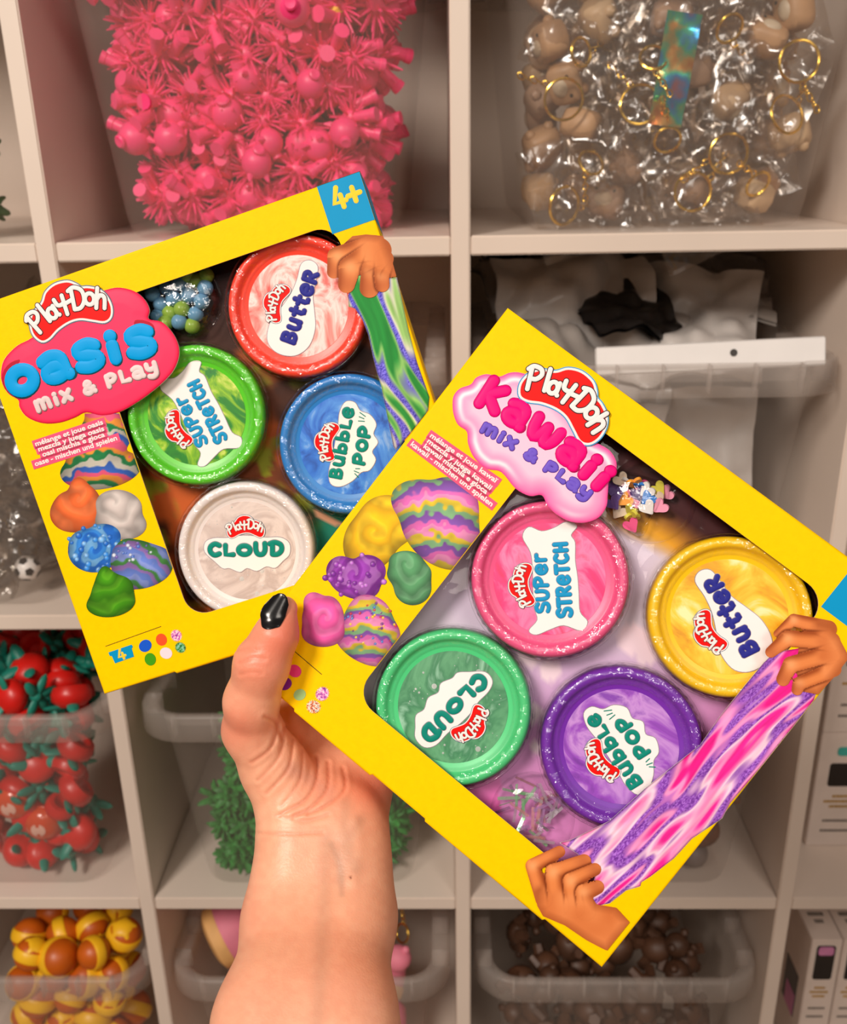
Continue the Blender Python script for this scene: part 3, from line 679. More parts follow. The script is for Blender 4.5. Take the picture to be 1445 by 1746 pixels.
def vnoise(X, Y, s, seed=0):
    r = np.random.default_rng(seed); T = r.random((64, 64)); x = X / s; y = Y / s; i = np.floor(x).astype(int); j = np.floor(y).astype(int); u = x - i; v = y - j
    u = u * u * (3 - 2 * u); v = v * v * (3 - 2 * v); g = lambda a, b: T[a % 64, b % 64]
    return (g(i, j) * (1 - u) + g(i + 1, j) * u) * (1 - v) + (g(i, j + 1) * (1 - u) + g(i + 1, j + 1) * u) * v
def mixc(a, b, t): return a + (b - a) * t[..., None]
PRN = mat('printed_card', attr=True, rough=.42, bump=.02, bscale=900)
def picture(name, sdf, col, bb, res, toloc, z, parent, hfun=None, m=None):
    xs = np.arange(bb[0], bb[2] + res, res); ys = np.arange(bb[1], bb[3] + res, res); X, Y = np.meshgrid(xs, ys); s = sdf(X, Y)
    ny, nx = X.shape; gy, gx = np.gradient(s, res); q = np.minimum(np.minimum(s[:-1, :-1], s[1:, :-1]), np.minimum(s[:-1, 1:], s[1:, 1:])) < 0
    o = s > 0; g2 = np.maximum(gx ** 2 + gy ** 2, .05); mv = np.clip(s, 0, 2 * res) * o
    X2 = X - gx / g2 * mv; Y2 = Y - gy / g2 * mv
    C = lin(np.clip(col(X2, Y2, np.minimum(s, 0)), 0, 255)); Hh = hfun(X2, Y2, np.minimum(s, 0)) if hfun else np.zeros_like(s)
    idx = -np.ones(X.shape, int); use = np.zeros(X.shape, bool); use[:-1, :-1] |= q; use[1:, :-1] |= q; use[:-1, 1:] |= q; use[1:, 1:] |= q
    idx[use] = np.arange(use.sum()); mb = MB()
    for x, y, h in zip(X2[use], Y2[use], Hh[use]):
        p = toloc(x, y, z); mb.v.append((p[0], p[1], z + h))
    jj, ii = np.nonzero(q)
    mb.f = [(idx[j + 1, i], idx[j + 1, i + 1], idx[j, i + 1], idx[j, i]) for j, i in zip(jj, ii)]
    a, b, c_ = (np.array(mb.v[k]) for k in mb.f[len(mb.f) // 2][:3])
    if np.cross(b - a, c_ - b)[2] < 0: mb.f = [t[::-1] for t in mb.f]
    return mb.build(name, m or PRN, parent, cols=C[use], sharp=False)

# ---------------------------------------------------------------- the two cartons
BW = .2; BD = .036
class Carton:
    def __init__(s, name, quad, label):
        r = [np.array([(x - W / 2) / F, -(y - H / 2) / F, -1]) for x, y in quad]
        d = np.linalg.solve(np.stack([-r[1], r[2], -r[3]], 1), -r[0]); d = np.r_[1, d]; P = [d[i] * r[i] for i in range(4)]
        k = 2 * BW / (np.linalg.norm(P[1] - P[0]) + np.linalg.norm(P[3] - P[0])); P = [CAM + M @ (p * k) for p in P]
        s.o = P[0]; u = P[1] - P[0] + P[2] - P[3]; u /= np.linalg.norm(u); v = P[0] - P[3] + P[1] - P[2]; v -= u * (v @ u); v /= np.linalg.norm(v); s.u, s.v, s.n = u, v, np.cross(u, v)
        s.w = (np.linalg.norm(P[1] - P[0]) + np.linalg.norm(P[2] - P[3])) / 2; s.h = (np.linalg.norm(P[3] - P[0]) + np.linalg.norm(P[2] - P[1])) / 2
        s.mtx = Matrix([[s.u[i], s.v[i], s.n[i], s.o[i]] for i in range(3)] + [[0, 0, 0, 1]])
        s.root = empty(name); s.root.matrix_world = s.mtx; tag(s.root, label, 'toy box', 'yellow window boxes held in the hand')
    def L(s, px, py, z=0):
        d = camray(px, py); t = ((s.o + s.n * z - CAM) @ s.n) / (d @ s.n); p = CAM + d * t - s.o; return (p @ s.u, p @ s.v, z)
    def poly(s, pts, z=0): return [s.L(x, y, z) for x, y in pts]
YEL = mat('yellow_card', (255, 203, 0), .42, spec=.05, var=.012, vscale=300, bump=.05, bscale=700); INN = mat('inner_card', (88, 66, 58), .7, var=.05); KR = mat('raw_card_edge', (205, 180, 160), .7)
BLU = mat('cyan_ink', (0, 148, 202), .3, var=.02)
def carton_body(B, win, flap):
    """yellow folded card with a rounded window in the front; win = window outline (local), flap = where the bottom tab lines fall"""
    w, h, D = B.w, B.h, BD
    out = [(0, 0), (0, -h)]
    for a, b in flap: out += [(a, -h), (a + .0008, -h - .001), (b, -h - .001), (b + .0008, -h)]
    out += [(w, -h), (w, 0)]                                    # runs down the left, along the bottom, up the right
    n = len(out); bm = bmesh.new()
    ins = [(p[0] + (.0011 if p[0] < w * .5 and p[0] == 0 else (-.0011 if p[0] == w else 0)), p[1] + (-.0011 if p[1] == 0 else .0011)) for p in out]
    rings = [[(x, y, -D) for x, y in out], [(x, y, -.0011) for x, y in out], [(x * .3 + a * .7, y * .3 + b * .7, -.00033) for (x, y), (a, b) in zip(ins, out)], [(x * .7 + a * .3, y * .7 + b * .3, -.00033 * .3) for (x, y), (a, b) in zip(ins, out)], [(x, y, 0) for x, y in ins]]
    mb = MB().loops(rings, True, False); base = 4 * n
    bm = bmesh.new(); vo = [bm.verts.new(p) for p in rings[-1]]; vw = [bm.verts.new((p[0], p[1], 0)) for p in win]
    ed = [bm.edges.new((q[i], q[(i + 1) % len(q)])) for q in (vo, vw) for i in range(len(q))]
    bmesh.ops.triangle_fill(bm, use_beauty=True, use_dissolve=False, edges=ed); bm.normal_update(); bm.verts.index_update()
    mb.add([v.co[:] for v in bm.verts], [[v.index for v in (f.verts if f.normal.z > 0 else reversed(f.verts))] for f in bm.faces]); bm.free()
    o = mb.build('carton', YEL, B.root)
    m2 = MB(); k = len(win); m2.loops([[(p[0], p[1], 0) for p in win], [(p[0], p[1], -.0007) for p in win]], False, False); m2.build('window_edge', KR, B.root, smooth=False)
    m3 = MB(); e = .0007; q = [(e, -e), (e, -h + e), (w - e, -h + e), (w - e, -e)]
    m3.loops([[(x, y, -.0008) for x, y in q], [(x, y, -D + .0004) for x, y in q]], False, True); m3.f = [f[::-1] for f in m3.f]; m3.build('inner_wall', INN, B.root, smooth=False)
    return o
def rounded(w0, w1, h0, h1, r, cut=None): return [(x, y) for x, y, z in rrect(w1 - w0, h1 - h0, r, 0, 8, (w0 + w1) / 2, (h0 + h1) / 2)]
BL = Carton('dough_box', [(-54.9, 527.3), (613.6, 292), (844.8, 975.9), (186.4, 1181.3)], 'yellow window box with fat blue title letters, held behind the other box')
BR = Carton('dough_box', [(866, 524), (1535.5, 1013.7), (1021.4, 1646.3), (397, 1122)], 'yellow window box with magenta title letters, held in front of the other box')
FLAPS = [(.0, .0405), (.083, .15)]
for B in (BL, BR):
    carton_body(B, rounded(.0545 if B is BL else .0515, .182, -.1757, -.0187, .0105), [(.038, .0745), (.118, .158)] if B is BL else [(.034, .078), (.108, .172)])
def crop(pts, x0, y0, k): return [(x0 + x / k, y0 + y / k) for x, y in pts]
def arr(*c): return np.array(c, float)
# --- interior printed backing, the right one with shadow painted in at its top
def back_l(X, Y, s):
    n = vnoise(X + 30 * vnoise(X, Y, 40, 5), Y + 60 * vnoise(X, Y, 60, 6), 55, 1); m = vnoise(X, Y, 26, 2); base = np.zeros(X.shape + (3,)) + arr(70, 40, 30)
    base = mixc(base, arr(196, 92, 40), np.clip((n - .35) * 4, 0, 1)); base = mixc(base, arr(150, 150, 40), np.clip((m - .62) * 5, 0, 1) * (Y > 620))
    base = mixc(base, arr(30, 120, 100), np.clip((X + .55 * Y - 985) / 60, 0, 1)); st = (np.abs((X * .5 - Y * .87 + 400 + 10 * m) % 62 - 31) < 4) & (X + .55 * Y > 1010)
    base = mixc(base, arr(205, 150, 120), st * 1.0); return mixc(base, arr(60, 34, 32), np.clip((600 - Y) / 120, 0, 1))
def back_r(X, Y, s):
    n = vnoise(X, Y, 90, 3); base = np.zeros(X.shape + (3,)) + arr(206, 190, 214)
    base = mixc(base, arr(216, 208, 216), np.clip(n * 1.6 - .4, 0, 1)); base = mixc(base, arr(226, 96, 176), np.clip((Y + .3 * X - 1480) / 170, 0, 1)); base = mixc(base, arr(214, 150, 206), np.clip((Y - 1060) / 160, 0, 1) * (X > 850) * .7)
    for cx, cy, r in ((905, 1120, 26), (940, 1150, 22), (1085, 1095, 30), (1108, 1120, 22), (915, 1285, 14), (905, 1225, 22), (1230, 1180, 18)):
        base = mixc(base, arr(240, 214, 226), np.clip((r - np.hypot(X - cx, Y - cy)) / 5, 0, 1))
    base = mixc(base, arr(226, 160, 40), np.clip((X - 1010) / 40, 0, 1) * np.clip((930 - Y + (X - 1100) * .55) / 30, 0, 1)); return mixc(base, arr(70, 34, 36), np.clip((X * .75 - Y + 60) / 60, 0, 1))  # dark maroon towards the top is shadow put into the card's colour
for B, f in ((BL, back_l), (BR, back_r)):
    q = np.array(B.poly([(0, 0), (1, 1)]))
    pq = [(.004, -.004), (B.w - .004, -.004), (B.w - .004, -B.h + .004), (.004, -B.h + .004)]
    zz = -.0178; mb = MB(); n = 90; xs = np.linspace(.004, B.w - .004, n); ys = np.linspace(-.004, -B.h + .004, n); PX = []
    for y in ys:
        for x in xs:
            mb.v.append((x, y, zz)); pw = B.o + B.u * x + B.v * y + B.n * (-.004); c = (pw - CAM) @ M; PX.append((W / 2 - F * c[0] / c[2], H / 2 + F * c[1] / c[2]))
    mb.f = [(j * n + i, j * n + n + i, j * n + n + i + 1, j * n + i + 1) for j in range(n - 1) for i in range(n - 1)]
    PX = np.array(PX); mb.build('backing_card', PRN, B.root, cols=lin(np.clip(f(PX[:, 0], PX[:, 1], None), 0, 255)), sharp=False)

# --- emblems
def emblem_col_l(X, Y, s):
    base = np.zeros(X.shape + (3,)) + arr(255, 58, 100); return mixc(base, arr(214, 22, 66), np.clip(1 + s / 9, 0, 1) ** 2)
def emblem_col_r(X, Y, s):
    t = np.clip(-s / 34, 0, 1); base = mixc(np.zeros(X.shape + (3,)) + arr(255, 106, 172), arr(255, 196, 220), t); band = np.exp(-((-s - 13) / 4.5) ** 2) * np.clip(vnoise(X, Y, 60, 9) * 2 - .5, 0, 1)
    return mixc(mixc(base, arr(252, 236, 242), band), arr(240, 70, 150), np.clip(1 + s / 5, 0, 1) * .7)
EL = spline(crop([(5, 1270), (25, 1180), (100, 1100), (190, 1050), (300, 940), (480, 820), (620, 772), (700, 758), (790, 780), (850, 830), (878, 890), (872, 942), (950, 960), (1010, 1020), (1045, 1090), (1050, 1160), (1020, 1240), (960, 1310), (870, 1385), (790, 1440), (700, 1488), (600, 1508), (505, 1490), (440, 1520), (350, 1550), (250, 1553), (160, 1518), (115, 1460), (108, 1418), (55, 1385), (20, 1335)], 0, 270, 3.44), 4)
ER = spline(crop([(368, 590), (375, 540), (410, 500), (470, 478), (500, 440), (560, 420), (630, 434), (690, 412), (760, 415), (900, 470), (1060, 640), (1150, 785), (1195, 815), (1250, 850), (1285, 910), (1282, 970), (1245, 1020), (1238, 1090), (1230, 1160), (1190, 1220), (1120, 1250), (1030, 1246), (950, 1205), (900, 1155), (868, 1098), (800, 1102), (720, 1060), (640, 968), (560, 950), (490, 890), (455, 810), (448, 742), (400, 705), (375, 650)], 660, 510, 3.284), 4)
for B, E_, colf in ((BL, EL, emblem_col_l), (BR, ER, emblem_col_r)):
    bb = (E_[:, 0].min() - 4, E_[:, 1].min() - 4, E_[:, 0].max() + 4, E_[:, 1].max() + 4)
    picture('emblem', lambda X, Y, P=E_: sd_poly(X, Y, P), colf, bb, 2.2, B.L, .0002, B.root, lambda X, Y, s: .0011 * np.sqrt(np.clip(-s / 26, 0, 1)))
    plate(B.poly(E_), -.0008, .0009).build('emblem_card', WHI, B.root, smooth=False)
def words(B, name, text, a, b, size, wt, m, h, z, bow=0, dxy=(0, 0), par=None, gap=.12):
    mb = MB(); letters(mb, text, B.L(*a), B.L(*b), size, wt, h, z, bow, dxy=dxy, gap=gap); return mb.build(name, m, par or B.root)
CY = mat('sky_blue_ink', (0, 156, 226), .32, var=.02); CYD = mat('deep_teal_ink', (20, 70, 84), .5); RD = mat('deep_red_ink', (178, 18, 48), .5); GRY = mat('pale_grey_ink', (226, 206, 206), .45); GYD = mat('mid_grey_ink', (140, 100, 108), .5)
MAG = mat('magenta_ink', (244, 0, 120), .35, var=.02); MGD = mat('deep_magenta_ink', (170, 0, 84), .5); PUR = mat('violet_ink', (112, 86, 200), .38, var=.02); PUD = mat('deep_violet_ink', (72, 50, 140), .5)
a, b = (26, 677), (266, 598)
words(BL, 'title_recess', 'oasis', a, b, .0112, .0080, RD, .0001, .0012, .03, (-.0003, .0010), gap=.20); words(BL, 'title_side', 'oasis', a, b, .0112, .0067, CYD, .0003, .00125, .03, (.0002, -.0006), gap=.20); words(BL, 'title', 'oasis', a, b, .0112, .0062, CY, .0004, .0016, .03, gap=.20)
a, b = (66, 702), (272, 634)
words(BL, 'subtitle_side', 'mix & pLay', a, b, .0049, .0029, GYD, .0002, .0013, .01, (.0001, -.0003), gap=.22); words(BL, 'subtitle', 'mix & pLay', a, b, .0049, .0025, GRY, .0003, .0015, .01, gap=.22)
a, b = (812, 686), (1024, 837)
words(BR, 'title_edge', 'kawaii', a, b, .0088, .0054, MGD, .0002, .0013, .03, gap=.2); words(BR, 'title', 'kawaii', a, b, .0088, .0047, MAG, .0004, .0014, .03, gap=.2)
a, b = (820, 735), (1001, 853)
words(BR, 'subtitle_edge', 'mix & pLay', a, b, .0038, .0027, PUD, .0002, .0013, .02, gap=.22); words(BR, 'subtitle', 'mix & pLay', a, b, .0038, .0022, PUR, .0003, .0014, .02, gap=.22)
def logo_px(B, c, d, wpx, z, edge=EDG):
    p = Vector(B.L(*c)[:2]); q = Vector(B.L(c[0] + d[0] * 10, c[1] + d[1] * 10)[:2]); return logo(B.root, p, q - p, (Vector(B.L(c[0] + wpx * d[0], c[1] + wpx * d[1])[:2]) - p).length, z, edge=edge)
logo_px(BL, (121, 533), (.955, -.297), 141, .0014); logo_px(BR, (965, 688), (.80, .60), 163, .0014, mat('blue_edge_ink', (60, 150, 200), .4))

# --- several languages in small white type on pink strips
PNK = mat('rose_ink', (236, 84, 124), .45, var=.02)
def small_type(B, lines, starts, ends, hgt):
    pl = MB(); tx = MB()
    for t, a, b in zip(lines, starts, ends):
        A = Vector(B.L(*a)[:2]); E = Vector(B.L(*b)[:2]); d = E - A; ux = d.normalized(); uy = Vector((-ux.y, ux.x)); v, f = type_line(t, 1.0, .028)
        x0 = min(p[0] for p in v); x1 = max(p[0] for p in v); k = d.length / (x1 - x0)
        k0 = len(tx.v); tx.add([(A.x + ux.x * (p[0] - x0) * k + uy.x * p[1] * hgt, A.y + ux.y * (p[0] - x0) * k + uy.y * p[1] * hgt, .00042) for p in v], f)
        m = .0013; q = [A - ux * m - uy * hgt * .36, E + ux * m - uy * hgt * .36, E + ux * m + uy * hgt * .92, A - ux * m + uy * hgt * .92]; plate([p[:] for p in q], .00012, .0001, mb=pl)
    o = pl.build('type_strip', PNK, B.root, smooth=False); tx.build('type', WHI, o, smooth=False)
small_type(BL, ['mélange et joue oasis', 'mezcla y juega oasis', 'oasi mischia e gioca', 'oase - mischen und spielen'], [(62, 761), (67, 770), (74, 779), (61, 795)], [(177, 723), (179, 734), (180, 744), (201, 750)], .0034)
small_type(BR, ['mélange et joue kawaï', 'mezcla y juega kawaii', 'kawaii mischia e gioca', 'kawaii - mischen und spielen'], [(733, 745), (728, 754), (722, 763), (700, 759)], [(846, 824), (836, 836), (829, 843), (838, 864)], .0032)

# --- bottom line, swatches, tub count, age corner
def blob_swatch(B, name, c, r, m, spk=0):
    P = []
    for i, a in enumerate(np.linspace(0, 2 * math.pi, 26 if not spk else 44, endpoint=False)):
        q = r * (1 + .06 * math.sin(2 * a + c[0]) + (spk * (.16 if i % 2 else -.1))); P.append((c[0] + q * math.cos(a), c[1] + q * math.sin(a)))
    plate(B.poly(P), .0001, .0001).build(name, m, B.root, smooth=False)
ink = lambda n, c: mat(n, c, .4, var=.02)
speck = mat('confetti_ink', (210, 120, 190), .5, ramp=[(.35, (120, 60, 150)), (.5, (236, 130, 200)), (.6, (250, 240, 240)), (.68, (240, 90, 160))], vscale=900); speckg = mat('green_bead_ink', (60, 140, 90), .5, ramp=[(.38, (20, 90, 60)), (.5, (90, 170, 90)), (.62, (140, 200, 190))], vscale=900)
speckm = mat('mixed_bead_ink', (240, 180, 120), .5, ramp=[(.36, (60, 50, 110)), (.46, (240, 130, 40)), (.56, (250, 240, 230)), (.64, (100, 80, 70))], vscale=900)
BLUD = ink('royal_ink', (24, 88, 206)); GRN = ink('leaf_ink', (66, 154, 22)); ORI = ink('coral_ink', (255, 84, 40)); PKW = ink('blush_ink', (246, 218, 228)); ROS = ink('hot_rose_ink', (238, 64, 130)); VIO = ink('grape_ink', (132, 36, 140)); SAG = ink('sage_ink', (164, 200, 130))
for n, c, r, m, k in [('swatch', (248, 1101), 10.6, BLUD, 0), ('swatch', (275.5, 1090.5), 9.8, ORI, 0), ('swatch', (256.5, 1124), 10.2, GRN, 0), ('swatch', (283.5, 1113.5), 10, PKW, 0), ('swatch', (301, 1083.5), 9, speck, 1), ('swatch', (308, 1104), 8.6, speckg, 1)]: blob_swatch(BL, n, c, r, m, k)
for n, c, r, m, k in [('swatch', (503, 1144), 11, ROS, 0), ('swatch', (486.5, 1166), 11, VIO, 0), ('swatch', (511.5, 1184.5), 10, SAG, 0), ('swatch', (550, 1183), 11, speck, 1), ('swatch', (535, 1205), 11, speckm, 1)]: blob_swatch(BR, n, c, r, m, k)
def thin(B, a, b): A = Vector(B.L(*a)[:2]); E = Vector(B.L(*b)[:2]); n = (E - A).normalized(); n = Vector((-n.y, n.x)) * .00013; plate([(A - n)[:], (E - n)[:], (E + n)[:], (A + n)[:]], .0001, .00006).build('rule', BLK, B.root, smooth=False)
thin(BL, (180, 1102), (275, 1068)); thin(BR, (488, 1098), (549, 1150))
plate(BL.poly([(185, 1112.5), (224.5, 1099), (227, 1102.5), (225, 1105.5), (228.8, 1119.5), (196.5, 1131), (191, 1118.5), (187.5, 1118.5)]), .0001, .0001).build('tub_mark', BLU, BL.root, smooth=False)
GLD = ink('amber_ink', (255, 206, 50))
words(BL, 'tub_count', '4', (203, 1126), (217, 1121.5), .0042, .0013, GLD, .0002, .0002)
w = BL.w; plate([(w - .0213, -.0002), (w - .0213, -.0232), (w - .0002, -.0232), (w - .0002, -.0002)], .00008, .00006).build('age_tile', BLU, BL.root, smooth=False)
for q in ([(w - .0213, .00012, -.0004), (w + .00012, .00012, -.0004), (w + .00012, .00012, -BD), (w - .0213, .00012, -BD)], [(w + .00012, .00012, -.0004), (w + .00012, -.0232, -.0004), (w + .00012, -.0232, -BD), (w + .00012, .00012, -BD)]):
    MB().add(q, [(0, 1, 2, 3)]).build('age_tile', BLU, BL.root, smooth=False)
words(BL, 'age_mark', '4+', (571, 359), (620, 341), .0080, .0024, GLD, .0001, .0002, gap=.05)
w = BR.w; plate([(w - .0213, -.0002), (w - .0213, -.0232), (w - .0002, -.0232), (w - .0002, -.0002)], .00008, .00006).build('age_tile', BLU, BR.root, smooth=False)

# --- printed hands and stretched dough
def skin_art(fingers, back, slime_sd=None):
    """fingers: list of tapering chains drawn one over the other above the back of the hand"""
    def sdf(X, Y):
        d = sd_poly(X, Y, back)
        for c in fingers: d = np.minimum(d, sd_chain(X, Y, c)[0])
        return d
    def col(X, Y, s):
        nz = vnoise(X, Y, 26, 12); base = mixc(np.zeros(X.shape + (3,)) + arr(206, 112, 58), arr(232, 142, 84), nz); base = mixc(base, arr(150, 70, 30), np.clip(1 + sd_poly(X, Y, back) / 14, 0, 1) * .6)
        for c in fingers:
            d, q = sd_chain(X, Y, c); k = mixc(np.zeros(X.shape + (3,)) + arr(226, 132, 72), arr(158, 74, 32), np.clip(np.abs(q + .25) * 1.25 - .25, 0, 1) ** 1.5)
            for kx, ky, kr in c[1:-1]: k = mixc(k, arr(246, 172, 116), np.exp(-((X - kx) ** 2 + (Y - ky) ** 2) / (kr * .75) ** 2) * .7)
            lx, ly, lr = c[-1]; k = mixc(k, arr(170, 84, 48), np.exp(-((X - lx) ** 2 + (Y - ly) ** 2) / (lr * 1.3) ** 2) * .5)
            t0 = np.exp(-(((X - c[0][0]) ** 2 + (Y - c[0][1]) ** 2) / (c[0][2] * 1.7) ** 2) ** 2); k = mixc(k, base, np.clip(t0 * 1.4, 0, 1))
            base = mixc(base, arr(96, 36, 12), np.clip(1 - d / 4.5, 0, 1) * (d > 0) * (1 - np.clip(t0 * 1.2, 0, 1)) * .9)
            base = mixc(base, k, np.clip(.5 - d / 1.5, 0, 1))
        return base
    return sdf, col
def streaks(ax, pal, seed, glit):
    """long streaks along the axis ax (a..b): palette of (threshold, colour)"""
    (x0, y0), (x1, y1) = ax; Lh = math.hypot(x1 - x0, y1 - y0); ux, uy = (x1 - x0) / Lh, (y1 - y0) / Lh
    def col(X, Y, s):
        t = (X - x0) * ux + (Y - y0) * uy; v = -(X - x0) * uy + (Y - y0) * ux
        v2 = v + 9 * np.sin(t / 60 + seed) + 22 * (vnoise(t, v, 90, seed) - .5); n = vnoise(t * .16 + 300, v2 * .8, 21, seed) * .7 + vnoise(t * .12 + 300, v2, 9, seed + 1) * .3
        n = np.clip((n - .5) * 1.6 + .5, 0, 1)
        o = np.zeros(X.shape + (3,)) + arr(*pal[0][1])
        for k, (th, c) in enumerate(pal[1:]): o = mixc(o, arr(*c), np.clip((n - th) * 11, 0, 1))
        g = np.random.default_rng(seed).random(X.shape); pur = np.clip(1 - np.abs(o - arr(*glit)).sum(-1) / 60, 0, 1)
        o = o + (pur * (g - .45) * 80)[..., None]; fine = vnoise(t * .1 + 90, v2, 4, seed + 3); o = o * (.9 + .17 * fine)[..., None]; return mixc(o, o * .62, np.clip(1 + s / 3, 0, 1))
    return col
c2 = lambda p: crop(p, 360, 270, 3.44)
slL = c2([(805, 800), (830, 760), (870, 640), (960, 640), (1050, 700), (1092, 700), (1160, 1010), (1210, 1200), (1282, 1400), (1275, 1475), (1260, 1500), (1180, 1600), (1085, 1710), (1070, 1690), (1030, 1490), (1000, 1340), (970, 1240), (950, 1160), (925, 1040), (890, 950), (845, 880), (808, 870)])
cl = streaks(((610, 480), (690, 740)), [(0, (44, 140, 62)), (.2, (150, 196, 112)), (.33, (216, 216, 196)), (.43, (96, 88, 204)), (.72, (138, 192, 108)), (.82, (40, 138, 60))], 3, (96, 88, 204))
picture('stretched_dough_print', lambda X, Y: sd_poly(X, Y, slL), cl, (590, 440, 745, 775), 1.7, BL.L, .0005, BL.root)
plate(BL.poly(slL), -.0006, .0009).build('print_card', WHI, BL.root, smooth=False)
fl = [[(x, y, r) for (x, y), r in zip(c2([p[:2] for p in c]), [p[2] / 3.44 for p in c])] for c in
      [[(960, 520, 70), (740, 575, 58), (720, 665, 40)], [(985, 540, 75), (815, 640, 66), (795, 740, 50)], [(985, 560, 66), (935, 660, 56), (930, 760, 58)], [(1020, 590, 52), (1000, 690, 44), (1005, 742, 42)]]]
bkL = c2([(1010, 455), (910, 446), (830, 456), (775, 505), (800, 600), (900, 660), (1000, 700), (1060, 700), (1088, 690), (1060, 590), (1035, 520)])
sd, co = skin_art(fl, bkL); 
def clipR(B, sdf):                                             # keep prints on the card
    e = [(B.w - .0006, .01), (B.w - .0006, -B.h - .01)]
    return lambda X, Y: sdf(X, Y)
picture('printed_hand', sd, co, (545, 392, 690, 515), 1.5, BL.L, .0008, BL.root); 
# box R
c8 = lambda p: crop(p, 1285, 960, 6.2375); cq = lambda p: crop(p, 780, 1020, 2.729)
slR = [(1303, 1130), (1322, 1112), (1365, 1105), (1394, 1176), (1388, 1194), (1352, 1240), (1300, 1305), (1245, 1370), (1232, 1395), (1180, 1430), (1150, 1463), (1110, 1494), (1094, 1504), (1092, 1511), (1068, 1518), (1040, 1540), (1016, 1545), (1008, 1530), (1016, 1490), (985, 1455), (955, 1437), (975, 1432), (1040, 1400), (1100, 1345), (1195, 1270), (1228, 1222), (1270, 1170)]
cr = streaks(((1340, 1130), (1000, 1500)), [(0, (240, 40, 150)), (.2, (250, 140, 196)), (.33, (248, 206, 228)), (.45, (140, 76, 182)), (.68, (246, 150, 204)), (.82, (236, 30, 140))], 8, (140, 76, 182))
picture('stretched_dough_print', lambda X, Y: sd_poly(X, Y, slR), cr, (950, 1100, 1400, 1550), 2.0, BR.L, .0005, BR.root); plate(BR.poly(slR), -.0006, .0009).build('print_card', WHI, BR.root, smooth=False)
f1 = [[(x, y, p[2] / 6.2375) for (x, y), p in zip(c8([q[:2] for q in c]), c)] for c in
      [[(800, 700, 90), (430, 605, 66), (255, 750, 40)], [(830, 830, 95), (370, 800, 84), (190, 945, 62)], [(830, 960, 90), (400, 1080, 88), (320, 1235, 74)], [(860, 1130, 80), (490, 1280, 72), (470, 1345, 62)]]]
bk1 = c8([(650, 640), (830, 690), (920, 810), (1000, 960), (1000, 1035), (860, 1215), (690, 1398), (540, 1370), (450, 1150), (500, 800)])
sd, co = skin_art(f1, bk1); picture('printed_hand', sd, co, (1296, 1036, 1452, 1192), 1.6, BR.L, .0008, BR.root)
f2 = [[(x, y, p[2] / 2.729) for (x, y), p in zip(cq([q[:2] for q in c]), c)] for c in
      [[(400, 1400, 36), (352, 1245, 34), (475, 1180, 28)], [(470, 1430, 42), (448, 1275, 40), (590, 1225, 34)], [(545, 1440, 40), (530, 1315, 38), (640, 1262, 30)], [(600, 1455, 38), (590, 1370, 40), (650, 1345, 34)]]]
bk2 = cq([(375, 1380), (372, 1430), (400, 1480), (500, 1522), (600, 1590), (660, 1622), (697, 1640), (803, 1508), (740, 1440), (650, 1425), (600, 1350), (520, 1230), (430, 1225)])
sd, co = skin_art(f2, bk2); picture('printed_hand', sd, co, (894, 1440, 1080, 1625), 1.8, BR.L, .0008, BR.root)

